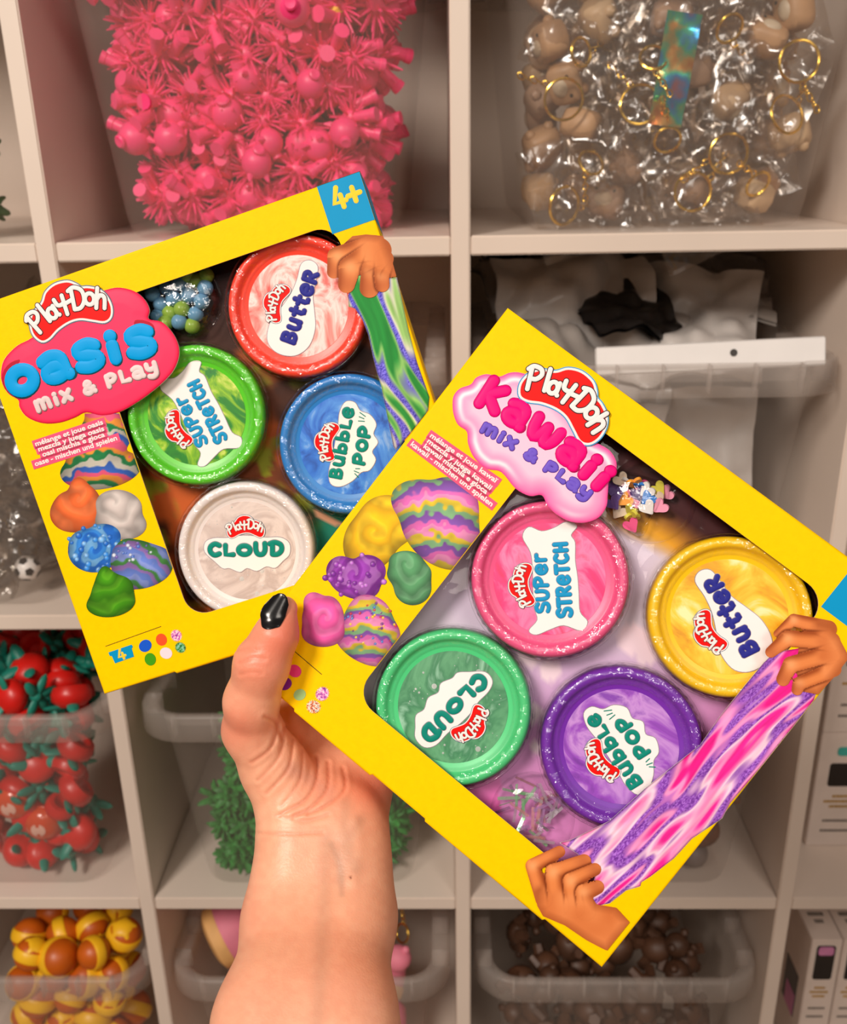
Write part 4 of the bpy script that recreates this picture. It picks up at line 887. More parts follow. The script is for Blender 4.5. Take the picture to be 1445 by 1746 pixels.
# --- printed heaps of dough on the left margin
def heap(B, pieces, bb, res=1.6):
    """pieces, back to front: (list of ellipses cx, cy, rx, ry, rot°, colours, spots)"""
    for k, (name, els, pal, spots) in enumerate(pieces):
        def shape(X, Y, e):
            cx, cy, rx, ry, rot = e[:5]; c, s = math.cos(math.radians(rot)), math.sin(math.radians(rot)); u = ((X - cx) * c + (Y - cy) * s) / rx; v = (-(X - cx) * s + (Y - cy) * c) / ry; return np.hypot(u, v), u, v
        def sdf(X, Y, els=els):
            d = np.full(X.shape, 1e3)
            for e in els:
                r, u, v = shape(X, Y, e); q = (r - 1) * min(e[2], e[3]); hh = np.clip(.5 + .5 * (d - q) / 9, 0, 1); d = d * (1 - hh) + q * hh - 9 * hh * (1 - hh)
            for sx, sy, sr, sc in spots or []: d = np.minimum(d, np.hypot(X - sx, Y - sy) - sr)
            return d
        def col(X, Y, s, els=els, pal=pal, spots=spots, k=k):
            ax, ay = els[-1][0], els[-1][1]; R = max(max(e[2], e[3]) for e in els); dx, dy = X - ax, (Y - ay) * .95; nz = vnoise(X, Y, 11, k); rr = np.hypot(dx, dy) / R
            ph = (-dy / R * 1.5 + .55 * (dx / R) ** 2 + .16 * dx / R + .35 * nz + 3 + k * .3) if len(pal) > 3 else rr * 1.5 + np.arctan2(dy, dx) / 6.2832 + .75 * vnoise(X, Y, 26, k + 7) + .2 * nz
            P = np.array([arr(*p) for p in pal]); fr = ph % 1 * len(pal); i0 = np.floor(fr).astype(int) % len(pal); w = np.clip((fr - np.floor(fr) - .82) / .18, 0, 1); o = mixc(P[i0], P[(i0 + 1) % len(pal)], w)
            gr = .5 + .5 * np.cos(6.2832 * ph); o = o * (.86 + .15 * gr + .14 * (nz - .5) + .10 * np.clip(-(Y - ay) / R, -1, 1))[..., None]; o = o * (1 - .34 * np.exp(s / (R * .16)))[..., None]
            for sx, sy, sr, sc in spots or []:
                r = np.hypot(X - sx, Y - sy) / sr; c = np.zeros(X.shape + (3,)) + arr(*sc); c = mixc(c * (1.1 - .4 * np.clip(r, 0, 1) ** 2)[..., None], arr(255, 255, 255), np.exp(-(((X - sx + sr * .3) ** 2 + (Y - sy + sr * .3) ** 2) / (sr * .35) ** 2)) * .5); o = mixc(o, c, np.clip((1 - r) * sr + .5, 0, 1))
            return o
        E_ = np.array([e[:4] for e in els]); mm = max(E_[:, 2].max(), E_[:, 3].max())
        bb2 = (max(bb[0], E_[:, 0].min() - mm - 14), max(bb[1], E_[:, 1].min() - mm - 14), min(bb[2], E_[:, 0].max() + mm + 14), min(bb[3], E_[:, 1].max() + mm + 14))
        lim = -.0006 + (.0545 if B is BL else .0515)
        def sdf2(X, Y, f=sdf):
            d = f(X, Y); ex = np.array(B.L(0, 0)[:2]); 
            a0 = PXW[B is BL]; return np.maximum(d, (X - a0[0][0]) * a0[1][0] + (Y - a0[0][1]) * a0[1][1])
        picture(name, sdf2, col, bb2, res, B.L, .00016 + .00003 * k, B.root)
def edge_px(B, x):
    q = []
    for y in (-.08, -.16): c = (B.o + B.u * x + B.v * y - CAM) @ M; q.append(np.array([W / 2 - F * c[0] / c[2], H / 2 + F * c[1] / c[2]]))
    d = q[1] - q[0]; d /= np.linalg.norm(d); n = np.array([-d[1], d[0]]); c = (B.o + B.u * (x + .02) + B.v * -.1 - CAM) @ M; t = np.array([W / 2 - F * c[0] / c[2], H / 2 + F * c[1] / c[2]])
    return (q[0], n if (t - q[0]) @ n > 0 else -n)
PXW = {True: edge_px(BL, .0542), False: edge_px(BR, .0512)}
c3 = lambda x, y: (x / 3.357, 680 + y / 3.357)
def sp_ring(cx, cy, rx, ry, n, sr, c, seed):
    g = np.random.default_rng(seed); o = []
    for i in range(n): a = g.uniform(0, 6.28); q = g.uniform(.35, 1.06); o.append((cx + rx * q * math.cos(a), cy + ry * q * math.sin(a), sr * g.uniform(.6, 1.15), c[i % len(c)]))
    return o
RB = [(236, 92, 130), (60, 110, 210), (232, 226, 210), (40, 140, 80), (240, 150, 60)]
heap(BL, [('dough_swirl_print', [(172, 800, 70, 34, -8), (160, 770, 48, 44, -20), (180, 740, 46, 40, -14), (184, 700, 40, 30, -10), (184, 752, 20, 20, 0)], RB, None),
          ('dough_swirl_print', [(132, 880, 44, 28, 6), (118, 870, 30, 34, 20), (146, 858, 26, 34, -20), (134, 834, 15, 20, 0), (136, 846, 8, 8, 0)], [(255, 118, 60), (255, 130, 74)], None),
          ('dough_swirl_print', [(206, 892, 44, 28, 6), (204, 866, 38, 28, 0), (196, 856, 30, 20, 0)], [(216, 204, 200), (224, 214, 210)], None),
          ('dough_swirl_print', [(160, 940, 44, 36, 0), (176, 915, 30, 22, 0), (140, 925, 20, 20, 0), (160, 935, 10, 10, 0)], [(58, 138, 226), (120, 184, 240), (40, 110, 210)], sp_ring(160, 935, 46, 40, 30, 5, [(60, 140, 226), (120, 180, 240), (36, 104, 200)], 3)),
          ('dough_swirl_print', [(243, 975, 52, 28, -14), (240, 955, 52, 26, -8), (226, 940, 34, 20, -4), (218, 930, 12, 10, 0)], [(110, 138, 224), (168, 130, 210), (84, 160, 84), (140, 160, 232)], sp_ring(225, 940, 32, 16, 20, 3, [(110, 90, 180), (210, 220, 240), (70, 110, 200)], 5)),
          ('dough_swirl_print', [(189, 1028, 42, 24, -8), (192, 1006, 36, 26, -10), (182, 990, 18, 20, -20), (179, 975, 7, 9, 0)], [(74, 160, 24), (96, 180, 34)], None)], (85, 705, 320, 1060))
RP = [(232, 110, 190), (146, 92, 190), (150, 206, 150), (246, 214, 60), (244, 150, 200)]
heap(BR, [('dough_swirl_print', [(634, 920, 46, 56, 30), (660, 890, 50, 46, 0), (640, 905, 12, 12, 0)], [(246, 190, 14), (252, 204, 30)], None),
          ('dough_swirl_print', [(752, 905, 78, 56, 42), (742, 868, 78, 46, 20), (772, 852, 46, 36, 30), (760, 870, 20, 20, 20)], RP, None),
          ('dough_swirl_print', [(704, 1002, 32, 30, 0), (698, 978, 38, 26, 0), (692, 956, 28, 17, 0), (692, 960, 8, 8, 0)], [(96, 166, 112), (120, 186, 134)], None),
          ('dough_swirl_print', [(604, 990, 46, 30, 20), (626, 974, 32, 28, 0), (582, 970, 24, 22, 0), (606, 980, 12, 12, 0)], [(160, 66, 186), (190, 110, 210), (140, 44, 166)], sp_ring(606, 980, 50, 36, 28, 5, [(150, 60, 176), (190, 110, 210), (120, 36, 150)], 8)),
          ('dough_swirl_print', [(618, 1102, 52, 26, 30), (634, 1070, 52, 34, 28), (632, 1046, 38, 30, 30), (630, 1040, 10, 10, 30)], RP, sp_ring(632, 1066, 46, 36, 40, 2.3, [(200, 40, 60), (60, 120, 200), (240, 200, 40), (110, 50, 130)], 9)),
          ('dough_swirl_print', [(551, 1080, 36, 23, 0), (540, 1050, 24, 34, 14), (568, 1048, 18, 32, -14), (534, 1026, 16, 16, 0), (556, 1050, 10, 10, 0)], [(250, 96, 178), (254, 120, 192)], None)], (505, 800, 850, 1150))
# ---------------------------------------------------------------- dough tubs in the windows
WRAP = clear('shrink_wrap', .07, .85, .10, 1.0, 260); BLIS = clear('blister_plastic', .02, .65, .05, .35, 60)
TEAL = mat('teal_ink', (10, 134, 118), .4, var=.02); NAVY = mat('navy_ink', (42, 44, 140), .4, var=.02); CYN = mat('label_blue_ink', (24, 148, 200), .4, var=.02); LBW = mat('label_white_ink', (244, 236, 234), .42, var=.01)
RL = .0243
BLOBS = {
 'butter': [(-1.0, -.05), (-.97, .2), (-.8, .38), (-.45, .42), (-.1, .3), (.2, .22), (.5, .2), (.8, .22), (.92, .08), (.86, -.1), (.6, -.16), (.3, -.2), (.0, -.34), (-.3, -.46), (-.65, -.46), (-.9, -.3)],
 'stretch': [(-.98, .3), (-.9, .42), (-.72, .26), (-.5, .3), (-.2, .3), (.2, .28), (.5, .3), (.78, .42), (.95, .3), (.86, .08), (.9, -.14), (1.0, -.38), (.92, -.56), (.76, -.44), (.62, -.5), (.3, -.48), (0, -.5), (-.3, -.5), (-.62, -.5), (-.8, -.62), (-.95, -.5), (-.84, -.2), (-.9, .05)],
 'bubble': [(-.86, .02), (-.84, .22), (-.6, .3), (-.3, .28), (0, .28), (.3, .28), (.6, .3), (.82, .22), (.84, .04), (.7, -.1), (.66, -.3), (.5, -.46), (.3, -.44), (.15, -.56), (-.05, -.48), (-.2, -.58), (-.42, -.5), (-.5, -.34), (-.7, -.2)],
 'cloud': [(-.86, -.02), (-.84, .18), (-.66, .26), (-.4, .26), (-.2, .3), (.1, .3), (.4, .26), (.7, .26), (.88, .14), (.88, -.08), (.74, -.22), (.58, -.36), (.4, -.33), (.2, -.42), (.0, -.36), (-.15, -.44), (-.36, -.36), (-.5, -.36), (-.66, -.22)]}
def tub(B, c, d, lidc, ramp, kind, lab, vs=55, dist=2.2, specks=None):
    x, y, _ = B.L(c[0], c[1], -.0035); x2, y2, _ = B.L(c[0] + d[0] * 20, c[1] + d[1] * 20, -.0035); a = math.atan2(y2 - y, x2 - x)
    r = empty('dough_tub'); r.matrix_world = B.mtx @ Matrix.Translation((x, y, -.0035)) @ Matrix.Rotation(a, 4, 'Z'); tag(r, lab, 'dough tub', 'dough tubs in the yellow boxes')
    lm = mat('lid_%d_%d_%d' % lidc, lidc, .36, var=.015, sub=.05, bump=.02, bscale=300); cm = mat('cup_%d_%d_%d' % lidc, tuple(int(v * .92) for v in lidc), .4)
    MB().lathe([(.0001, -.0315), (.0295, -.0315), (.0305, -.030), (.0315, -.009), (.0315, -.006)], 56).build('cup', cm, r)
    MB().lathe([(.0329, -.0105), (.0338, -.0103), (.0342, -.0095), (.0341, -.0035), (.0336, -.0014), (.0327, -.0003), (.0316, 0), (.0303, -.0002), (.0296, -.0007), (.0290, -.0018), (.0284, -.0027), (.0275, -.0030), (.0255, -.0031), (.0249, -.0034), (.0001, -.0034)], 96).build('lid', lm, r)
    mb = MB(); n = 96
    prof = [(.0347, -.0112), (.0350, -.009), (.0349, -.0035), (.0344, -.0008), (.0331, .0005), (.0316, .0009), (.0302, .0007), (.0293, .0003), (.0272, -.0016), (.0262, -.0026)]
    lo = []
    for k, (q, z) in enumerate(prof):
        lo.append([((q + (.00035 * math.sin(i * 2.9 + k * 1.7) + .0003 * math.sin(i * 5.3 + c[0])) * (k < 7)) * math.cos(t), (q + (.00035 * math.sin(i * 2.9 + k * 1.7)) * (k < 7)) * math.sin(t), z + (.0003 * math.sin(i * 3.7 + k * 2.1 + c[1]) * (k < 8))) for i, t in enumerate(np.linspace(0, 2 * math.pi, n, endpoint=False))])
    mb.loops(lo, False, False).build('shrink_wrap', WRAP, r, sharp=False)
    sw = mat('swirl_%d_%d' % (int(c[0]), int(c[1])), rough=.38, ramp=ramp, vscale=vs, dist=dist)
    MB().lathe([(RL, -.0034), (RL, -.00325), (.0001, -.00325)], 72).build('label_disc', sw, r)
    if specks:
        g = np.random.default_rng(int(c[0]))
        mb = MB()
        for _ in range(46):
            q = RL * .95 * math.sqrt(g.random()); t = g.random() * 6.283; rr = g.choice([.00022, .0003, .0005, .0012], p=[.4, .35, .18, .07]); mb.lathe([(rr, 0), (rr * .8, .00006), (.00001, .00007)], 10, (q * math.cos(t), q * math.sin(t), -.00325))
        mb.build('label_bubbles', specks, r)
    p = lambda u, v: (u * RL, v * RL)
    pl = spline([p(*q) for q in BLOBS[kind]], 4); plate(offset(pl, .0003), -.0032, .00012).build('label_shape_edge', mat('label_shade_ink', (150, 140, 150), .5), r, smooth=False); plate(pl, -.0031, .00012).build('label_shape', LBW, r, smooth=False)
    def w(t, x0, x1, yb, h, m, st, edge, gap=.24, bow=0):
        for mm, ws, z, dz, e in ((mat('label_shade_ink'), st * 1.22, -.00296, .0001, 'wording_edge'), (m, st, -.0028, .0002, 'wording')):
            mb = MB(); letters(mb, t, p(x0, yb), p(x1, yb), h * RL, ws * RL, dz, z, bow, gap=gap); mb.build(e, mm, r)
    if kind == 'butter': w('ButteR', -.74, .74, -.16, .21, NAVY, .095, LBW, gap=.18); lx, ly = -.08, .42
    if kind == 'stretch': w('SUPer', -.6, .46, .04, .175, CYN, .07, LBW, gap=.18); w('STReTCH', -.7, .64, -.35, .19, CYN, .075, LBW, gap=.18); lx, ly = -.08, .46
    if kind == 'bubble': w('BubbLe', -.72, .72, .04, .18, TEAL, .075, LBW, gap=.18); w('pop', -.36, .42, -.36, .2, TEAL, .08, LBW, gap=.18); lx, ly = -.02, .42
    if kind == 'cloud': w('CLOUD', -.78, .76, -.09, .2, TEAL, .1, LBW, gap=.2); lx, ly = 0, .44
    if kind == 'bubble':
        for cx, sg in ((-.5, -1), (.56, 1)):
            mb = MB()
            for k in (-1, 0, 1): ribbon(mb, [p(cx + k * .05, -.2 - .02 * abs(k) + 0), p(cx + k * .085 + .02 * sg, -.1 if sg > 0 else -.3)], .02 * RL, .0001, -.0029)
            mb.build('spark_marks', TEAL, r)
    logo(r, p(lx, ly), (1, 0), .76 * RL, -.0030)
    return (x, y)
SPK = mat('label_bubble_ink', (236, 240, 236), .4, trans=.55)
ramp = lambda *c: [(.30 + .4 * i / (len(c) - 1), k) for i, k in enumerate(c)]
CL = [tub(BL, (507, 521), (.33, -.95), (252, 66, 44), ramp((246, 60, 50), (250, 150, 140), (252, 216, 210), (250, 100, 90)), 'butter', 'red lidded tub with a pink and white swirl label beside the printed fist', 45, 2.6),
      tub(BL, (332, 708), (-.44, -.9), (88, 200, 36), ramp((20, 110, 30), (30, 132, 26), (140, 190, 20), (220, 226, 110)), 'stretch', 'lime green lidded tub with a green and yellow swirl label beside the blue title letters', 45, 2.8),
      tub(BL, (594, 758), (.18, -.98), (44, 128, 206), ramp((22, 70, 160), (40, 110, 210), (70, 140, 226), (160, 196, 240)), 'bubble', 'blue lidded tub with a marbled blue label beside the stretched green dough print', 50, 2.2),
      tub(BL, (418, 940), (1, -.01), (232, 222, 220), ramp((206, 190, 184), (222, 206, 200), (196, 178, 172), (238, 226, 222)), 'cloud', 'white lidded tub with a pale swirl label just above the thumbnail', 40, 2, SPK)]
CR = [tub(BR, (937, 987), (-.07, -1), (238, 86, 138), ramp((240, 20, 96), (248, 40, 120), (250, 120, 170), (236, 20, 90)), 'stretch', 'pink lidded tub with a hot pink swirl label under the magenta title letters', 36, 2.4),
      tub(BR, (1246, 1052), (-.48, -.88), (252, 198, 10), ramp((206, 136, 10), (246, 178, 20), (252, 206, 60), (252, 236, 170)), 'butter', 'yellow lidded tub with a golden swirl label partly under a printed fist', 34, 3.0),
      tub(BR, (771, 1207), (-.7, .715), (78, 206, 130), ramp((70, 140, 96), (96, 164, 118), (60, 130, 88), (150, 200, 170)), 'cloud', 'mint green lidded tub with a bubbly green label in the window corner nearest the palm', 34, 2.6, SPK),
      tub(BR, (1060, 1275), (-.55, -.83), (116, 40, 170), ramp((120, 50, 160), (150, 70, 190), (196, 140, 216), (130, 60, 176)), 'bubble', 'purple lidded tub with a marbled lilac label partly under the stretched pink dough print', 40, 2.4)]
# clear blister trays with a collar round every tub and a dome for the small bags
DOME = {id(BL): BL.L(305, 512, -.006)[:2], id(BR): BR.L(1112, 850, -.006)[:2]}
D2 = BR.L(908, 1395, -.006)[:2]
for B, cs in ((BL, CL), (BR, CR)):
    mb = MB(); zf = -.0125
    bm = bmesh.new(); out = [(x, y) for x, y, z in rrect(B.w - .006, B.h - .006, .006, 0, 3, B.w / 2, -B.h / 2)]; lps = [out]
    ds = [(DOME[id(B)], .0195)] + ([(D2, .0185)] if B is BR else [])
    for (x, y), rr in [(c, .0362) for c in cs] + ds: lps.append([(x + rr * math.cos(t), y + rr * math.sin(t)) for t in np.linspace(0, 2 * math.pi, 48, endpoint=False)])
    ok = []
    vs = [[bm.verts.new((p[0], p[1], zf)) for p in l] for l in lps]; ed = [bm.edges.new((q[i], q[(i + 1) % len(q)])) for q in vs for i in range(len(q))]
    bmesh.ops.triangle_fill(bm, use_beauty=True, use_dissolve=False, edges=ed); bm.normal_update(); bm.verts.index_update()
    mb.add([v.co[:] for v in bm.verts], [[v.index for v in (f.verts if f.normal.z > 0 else reversed(f.verts))] for f in bm.faces]); bm.free()
    for c in cs: mb.lathe([(.0362, zf), (.0360, -.0048), (.0357, -.0034), (.0352, -.0030), (.0350, -.0036), (.0350, -.0105)], 72, (c[0], c[1], 0))
    for (x, y), rr in ds: mb.lathe([(rr, zf), (rr * .985, -.009), (rr * .93, -.0062), (rr * .8, -.0042), (rr * .5, -.003), (.0001, -.0027)], 48, (x, y, 0))
    mb.build('blister_tray', BLIS, B.root, sharp=False)

# beads in their little bag
def small_bag(B, name, pts, zlo, zhi, lab, m):
    P = spline(B.poly(pts, zhi), 3); c = P.mean(0); lo = []
    for k, z in ((1.0, zlo), (1.02, (zlo * .8 + zhi * .2)), (.98, zlo * .45 + zhi * .55), (.8, zlo * .12 + zhi * .88), (.5, zhi), (.02, zhi + .0003)):
        lo.append([(c[0] + (p[0] - c[0]) * k, c[1] + (p[1] - c[1]) * k, z + .0007 * math.sin(i * 1.3 + 9 * k)) for i, p in enumerate(P)])
    o = MB().loops(lo, True, False).build(name, m, sharp=False); o.matrix_world = B.mtx; tag(o, lab, 'bead bag'); return o
CB = clear('little_bag', .08, .8, .05, 1.0, 160)
small_bag(BL, 'bead_bag', [(240, 505), (262, 478), (300, 462), (345, 462), (366, 490), (368, 525), (350, 556), (318, 572), (285, 562), (255, 535)], -.0168, -.0062, 'little clear bag of blue and green beads beside the red lidded tub', CB)
bm_ = [mat('blue_bead', (110, 160, 196), .3, var=.08), mat('green_bead', (150, 184, 70), .3, var=.08)]
bpx = [(262, 502, 0), (285, 490, 0), (308, 484, 0), (334, 478, 1), (352, 492, 0), (275, 520, 0), (298, 510, 0), (322, 504, 0), (346, 515, 0), (290, 534, 1), (312, 528, 1), (334, 536, 0), (308, 550, 0), (328, 556, 1), (284, 552, 1), (270, 540, 0), (320, 470, 1), (352, 470, 1)]
pr = [MB().ball((0, 0, 0), .0040, 16, 10).mesh('bead', m) for m in bm_]
for i, (x, y, k) in enumerate(bpx):
    q = BL.L(x, y, -.013); o = put('bead', pr[k]); o.matrix_world = BL.mtx @ Matrix.Translation((q[0], q[1], -.0112 - .0016 * (i % 2))); tag(o, ['dull blue round bead in the little bag beside the red lidded tub', 'yellow green round bead in the little bag beside the red lidded tub'][k], 'bead', ['blue beads in the little bag', 'green beads in the little bag'][k])
# heart confetti
small_bag(BR, 'confetti_bag', [(1034, 820), (1062, 802), (1100, 808), (1142, 826), (1140, 850), (1118, 872), (1100, 912), (1070, 900), (1040, 872)], -.0168, -.0072, 'little clear bag of clay hearts beside the pale pink cloud emblem', CB)
hx = [(.0, -.95), (.45, -.45), (.85, .05), (.95, .45), (.75, .8), (.4, .85), (.1, .65), (0, .5), (-.1, .65), (-.4, .85), (-.75, .8), (-.95, .45), (-.85, .05), (-.45, -.45)]
HC = {'pink': (248, 160, 190), 'blue': (20, 120, 206), 'purple': (84, 50, 130), 'orange': (250, 164, 50), 'cream': (250, 226, 200), 'yellow': (226, 214, 70), 'rose': (240, 80, 140), 'white': (246, 240, 236)}
HM = {k: MB().loops([[(x * .0036, y * .0036, z) for x, y in spline(hx, 3)] for z in (-.0007, .0007)]).mesh('clay_heart', mat('clay_' + k, c, .55, var=.02), smooth=False) for k, c in HC.items()}
hp = [(1052, 842, 'purple', 0), (1060, 818, 'cream', .3), (1072, 822, 'white', 1.2), (1082, 824, 'orange', 1.1), (1088, 828, 'blue', 1.2), (1100, 832, 'rose', .3), (1103, 836, 'white', .5), (1124, 834, 'yellow', .1), (1138, 840, 'pink', .6), (1046, 858, 'purple', .2), (1066, 852, 'orange', .1), (1084, 854, 'pink', .1), (1105, 850, 'blue', .1), (1122, 852, 'cream', .4), (1056, 872, 'cream', .2), (1076, 872, 'yellow', 1.2), (1078, 878, 'yellow', 1.2), (1080, 883, 'yellow', 1.25), (1105, 866, 'white', .2), (1078, 896, 'rose', .1), (1066, 838, 'pink', .7), (1126, 864, 'pink', .5), (1090, 842, 'purple', .5), (1046, 828, 'purple', .3)]
for i, (x, y, c, t) in enumerate(hp):
    q = BR.L(x, y, -.0105); o = put('clay_heart', HM[c]); o.matrix_world = BR.mtx @ Matrix.Translation((q[0], q[1], -.0108 - .0016 * (i % 3))) @ Matrix.Rotation(float(rng.uniform(-1, 1)) + .6, 4, 'Z') @ Matrix.Rotation(t, 4, 'X'); tag(o, 'tiny %s clay heart in the little bag beside the pale pink cloud emblem' % c, 'clay heart', '%s clay hearts in the little bag' % c)
# shimmering strips under their dome
iri = [mat('iridescent_film_' + n, c, .12, metal=.4, var=.1, trans=.62) for n, c in (('violet', (196, 150, 206)), ('green', (150, 226, 160)), ('rose', (240, 170, 170)), ('silver', (226, 214, 226)))]
im = [MB().loops([[(x, y, z) for x, y in ((-.0007, -.005), (.0007, -.005), (.0007, .005), (-.0007, .005))] for z in (-.00008, .00008)]).mesh('film_strip', m, smooth=False) for m in iri]
for i in range(46):
    t = rng.uniform(0, 6.283); q = .0145 * math.sqrt(rng.random()); o = put('film_strip', im[i % 4]); o.matrix_world = BR.mtx @ Matrix.Translation((D2[0] + q * math.cos(t), D2[1] + q * math.sin(t), -.0068 - .0065 * rng.random() - .003 * (q / .015) ** 2)) @ Matrix.Rotation(float(rng.uniform(0, 6.28)), 4, 'Z') @ Matrix.Rotation(float(rng.normal() * .5), 4, 'X') @ Matrix.Rotation(float(rng.normal() * .5), 4, 'Y')
    tag(o, 'tiny iridescent film strip under the clear dome by the lower window edge', 'film strip', 'iridescent film strips under the dome')
# ---------------------------------------------------------------- the hand and forearm: one continuous skin
def cam_p(px, py, d): return np.array([(px - W / 2) / F * d, -(py - H / 2) / F * d, -d])
def smin(a, b, k):
    h = np.clip(.5 + .5 * (b - a) / k, 0, 1); return b * (1 - h) + a * h - k * h * (1 - h)
def cone(P, a, b, ra, rb):
    e = b - a; w = P - a; t = np.clip((w @ e) / (e @ e), 0, 1); t2 = t; d = np.sqrt(np.maximum(((w - t[:, None] * e) ** 2).sum(1), 1e-14)); return d - (ra + (rb - ra) * t2)
def chain(*p): return [(cam_p(x, y, d), r) for x, y, d, r in p]
ARM = [(chain((460, 2250, .30, .025), (470, 1746, .375, .0222), (497, 1560, .42, .0186), (511, 1455, .432, .0165), (500, 1370, .437, .0165)), .014),
       (chain((635, 2250, .30, .026), (572, 1746, .375, .0222), (591, 1560, .42, .0195), (592, 1455, .434, .0168), (592, 1390, .441, .0162)), .014),
       (chain((550, 1500, .434, .0172), (548, 1400, .444, .0165), (552, 1322, .469, .0145)), .014)]
THUMB = chain((498, 1370, .440, .0160), (468, 1310, .437, .0148), (430, 1244, .428, .0126), (429, 1196, .4165, .0114), (447, 1132, .4085, .0113), (471, 1083, .4065, .0089), (486, 1038, .4078, .0054))
PALM = [chain((520, 1380, .448, .017), (500, 1255, .468, .0125), (500, 1190, .476, .0110)), chain((560, 1390, .450, .017), (560, 1240, .473, .0120), (565, 1170, .480, .0110)),
        chain((596, 1390, .452, .015), (612, 1250, .472, .0120), (630, 1175, .480, .0105)), chain((606, 1410, .446, .0135), (621, 1352, .460, .0112), (650, 1270, .468, .0105), (686, 1200, .478, .0095)),
        chain((446, 1262, .441, .0095), (478, 1235, .455, .0100), (498, 1205, .470, .0105))]
FING = [chain((500, 1190, .478, .0108), (428, 1092, .5085, .0088), (402, 1005, .5120, .0080), (396, 945, .5110, .0068)), chain((565, 1170, .482, .0108), (512, 1042, .5115, .0090), (492, 950, .5140, .0080), (486, 890, .5130, .0068)),
        chain((630, 1175, .482, .0104), (590, 1047, .5105, .0086), (572, 962, .5130, .0078), (566, 905, .5120, .0066)), chain((690, 1200, .480, .0096), (664, 1092, .5060, .0076), (652, 1020, .5085, .0068), (648, 978, .5080, .0060))]
CREASE = [(((452, 1222), (470, 1232), (482, 1262)), .9), (((476, 1232), (462, 1275), (430, 1300)), .8), (((486, 1240), (476, 1290), (440, 1330)), .7), (((500, 1262), (492, 1310), (455, 1352)), .8), (((516, 1280), (512, 1330), (480, 1375)), .6), (((540, 1290), (540, 1330), (520, 1365), (478, 1388)), .9),
          (((560, 1300), (558, 1345), (530, 1378), (500, 1392)), 1.0), (((585, 1310), (588, 1345), (560, 1372), (525, 1388)), .9), (((440, 1420), (500, 1422), (550, 1420)), .5), (((408, 1130), (432, 1122), (452, 1124)), .6), (((410, 1150), (428, 1146), (446, 1148)), .5), (((404, 1110), (426, 1106), (440, 1110)), .4), (((470, 1390), (520, 1400), (560, 1390)), .5), ]
CRV = [(spline(p, 24, False), a) for p, a in CREASE]
TEND = [(spline([(548, 1420), (553, 1500), (556, 1600), (556, 1746)], 40, False), -.12, 14), (spline([(582, 1440), (580, 1480), (582, 1520)], 30, False), -.3, 8), (spline([(600, 1500), (612, 1440), (606, 1400)], 30, False), .6, 8), (spline([(566, 1430), (570, 1480), (572, 1560)], 30, False), -.6, 9)]
def hand_sdf(P, fine=False):
    d = np.full(len(P), 1.0)
    def add(d, ch, k):
        for (a, ra), (b, rb) in zip(ch[:-1], ch[1:]): d = smin(d, cone(P, a, b, ra, rb), k)
        return d
    for ch, k in ARM: d = add(d, ch, k)
    for ch in PALM: d = add(d, ch, .008)
    d = add(d, THUMB, .005)
    for ch in FING: d = add(d, ch, .004)
    if fine:
        px = W / 2 - F * P[:, 0] / P[:, 2]; py = H / 2 + F * P[:, 1] / P[:, 2]; fr = np.clip((P[:, 2] + .475) / .02, 0, 1)
        for c, a in CRV:
            m = (px > c[:, 0].min() - 16) & (px < c[:, 0].max() + 16) & (py > c[:, 1].min() - 16) & (py < c[:, 1].max() + 16)
            if m.any():
                dd = np.min(np.hypot(px[m][:, None] - c[None, :, 0], py[m][:, None] - c[None, :, 1]), 1); d[m] += fr[m] * a * (.00045 * np.exp(-(dd / 2.6) ** 2) - .0003 * np.exp(-((dd - 7) / 4.5) ** 2))
        for c, a, sg in TEND:
            dd = np.full(len(P), 99.)
            for x, y in c: dd = np.minimum(dd, np.hypot(px - x, py - y))
            d -= fr * a * .0011 * np.exp(-(dd / (sg * 1.6)) ** 2)
    return d
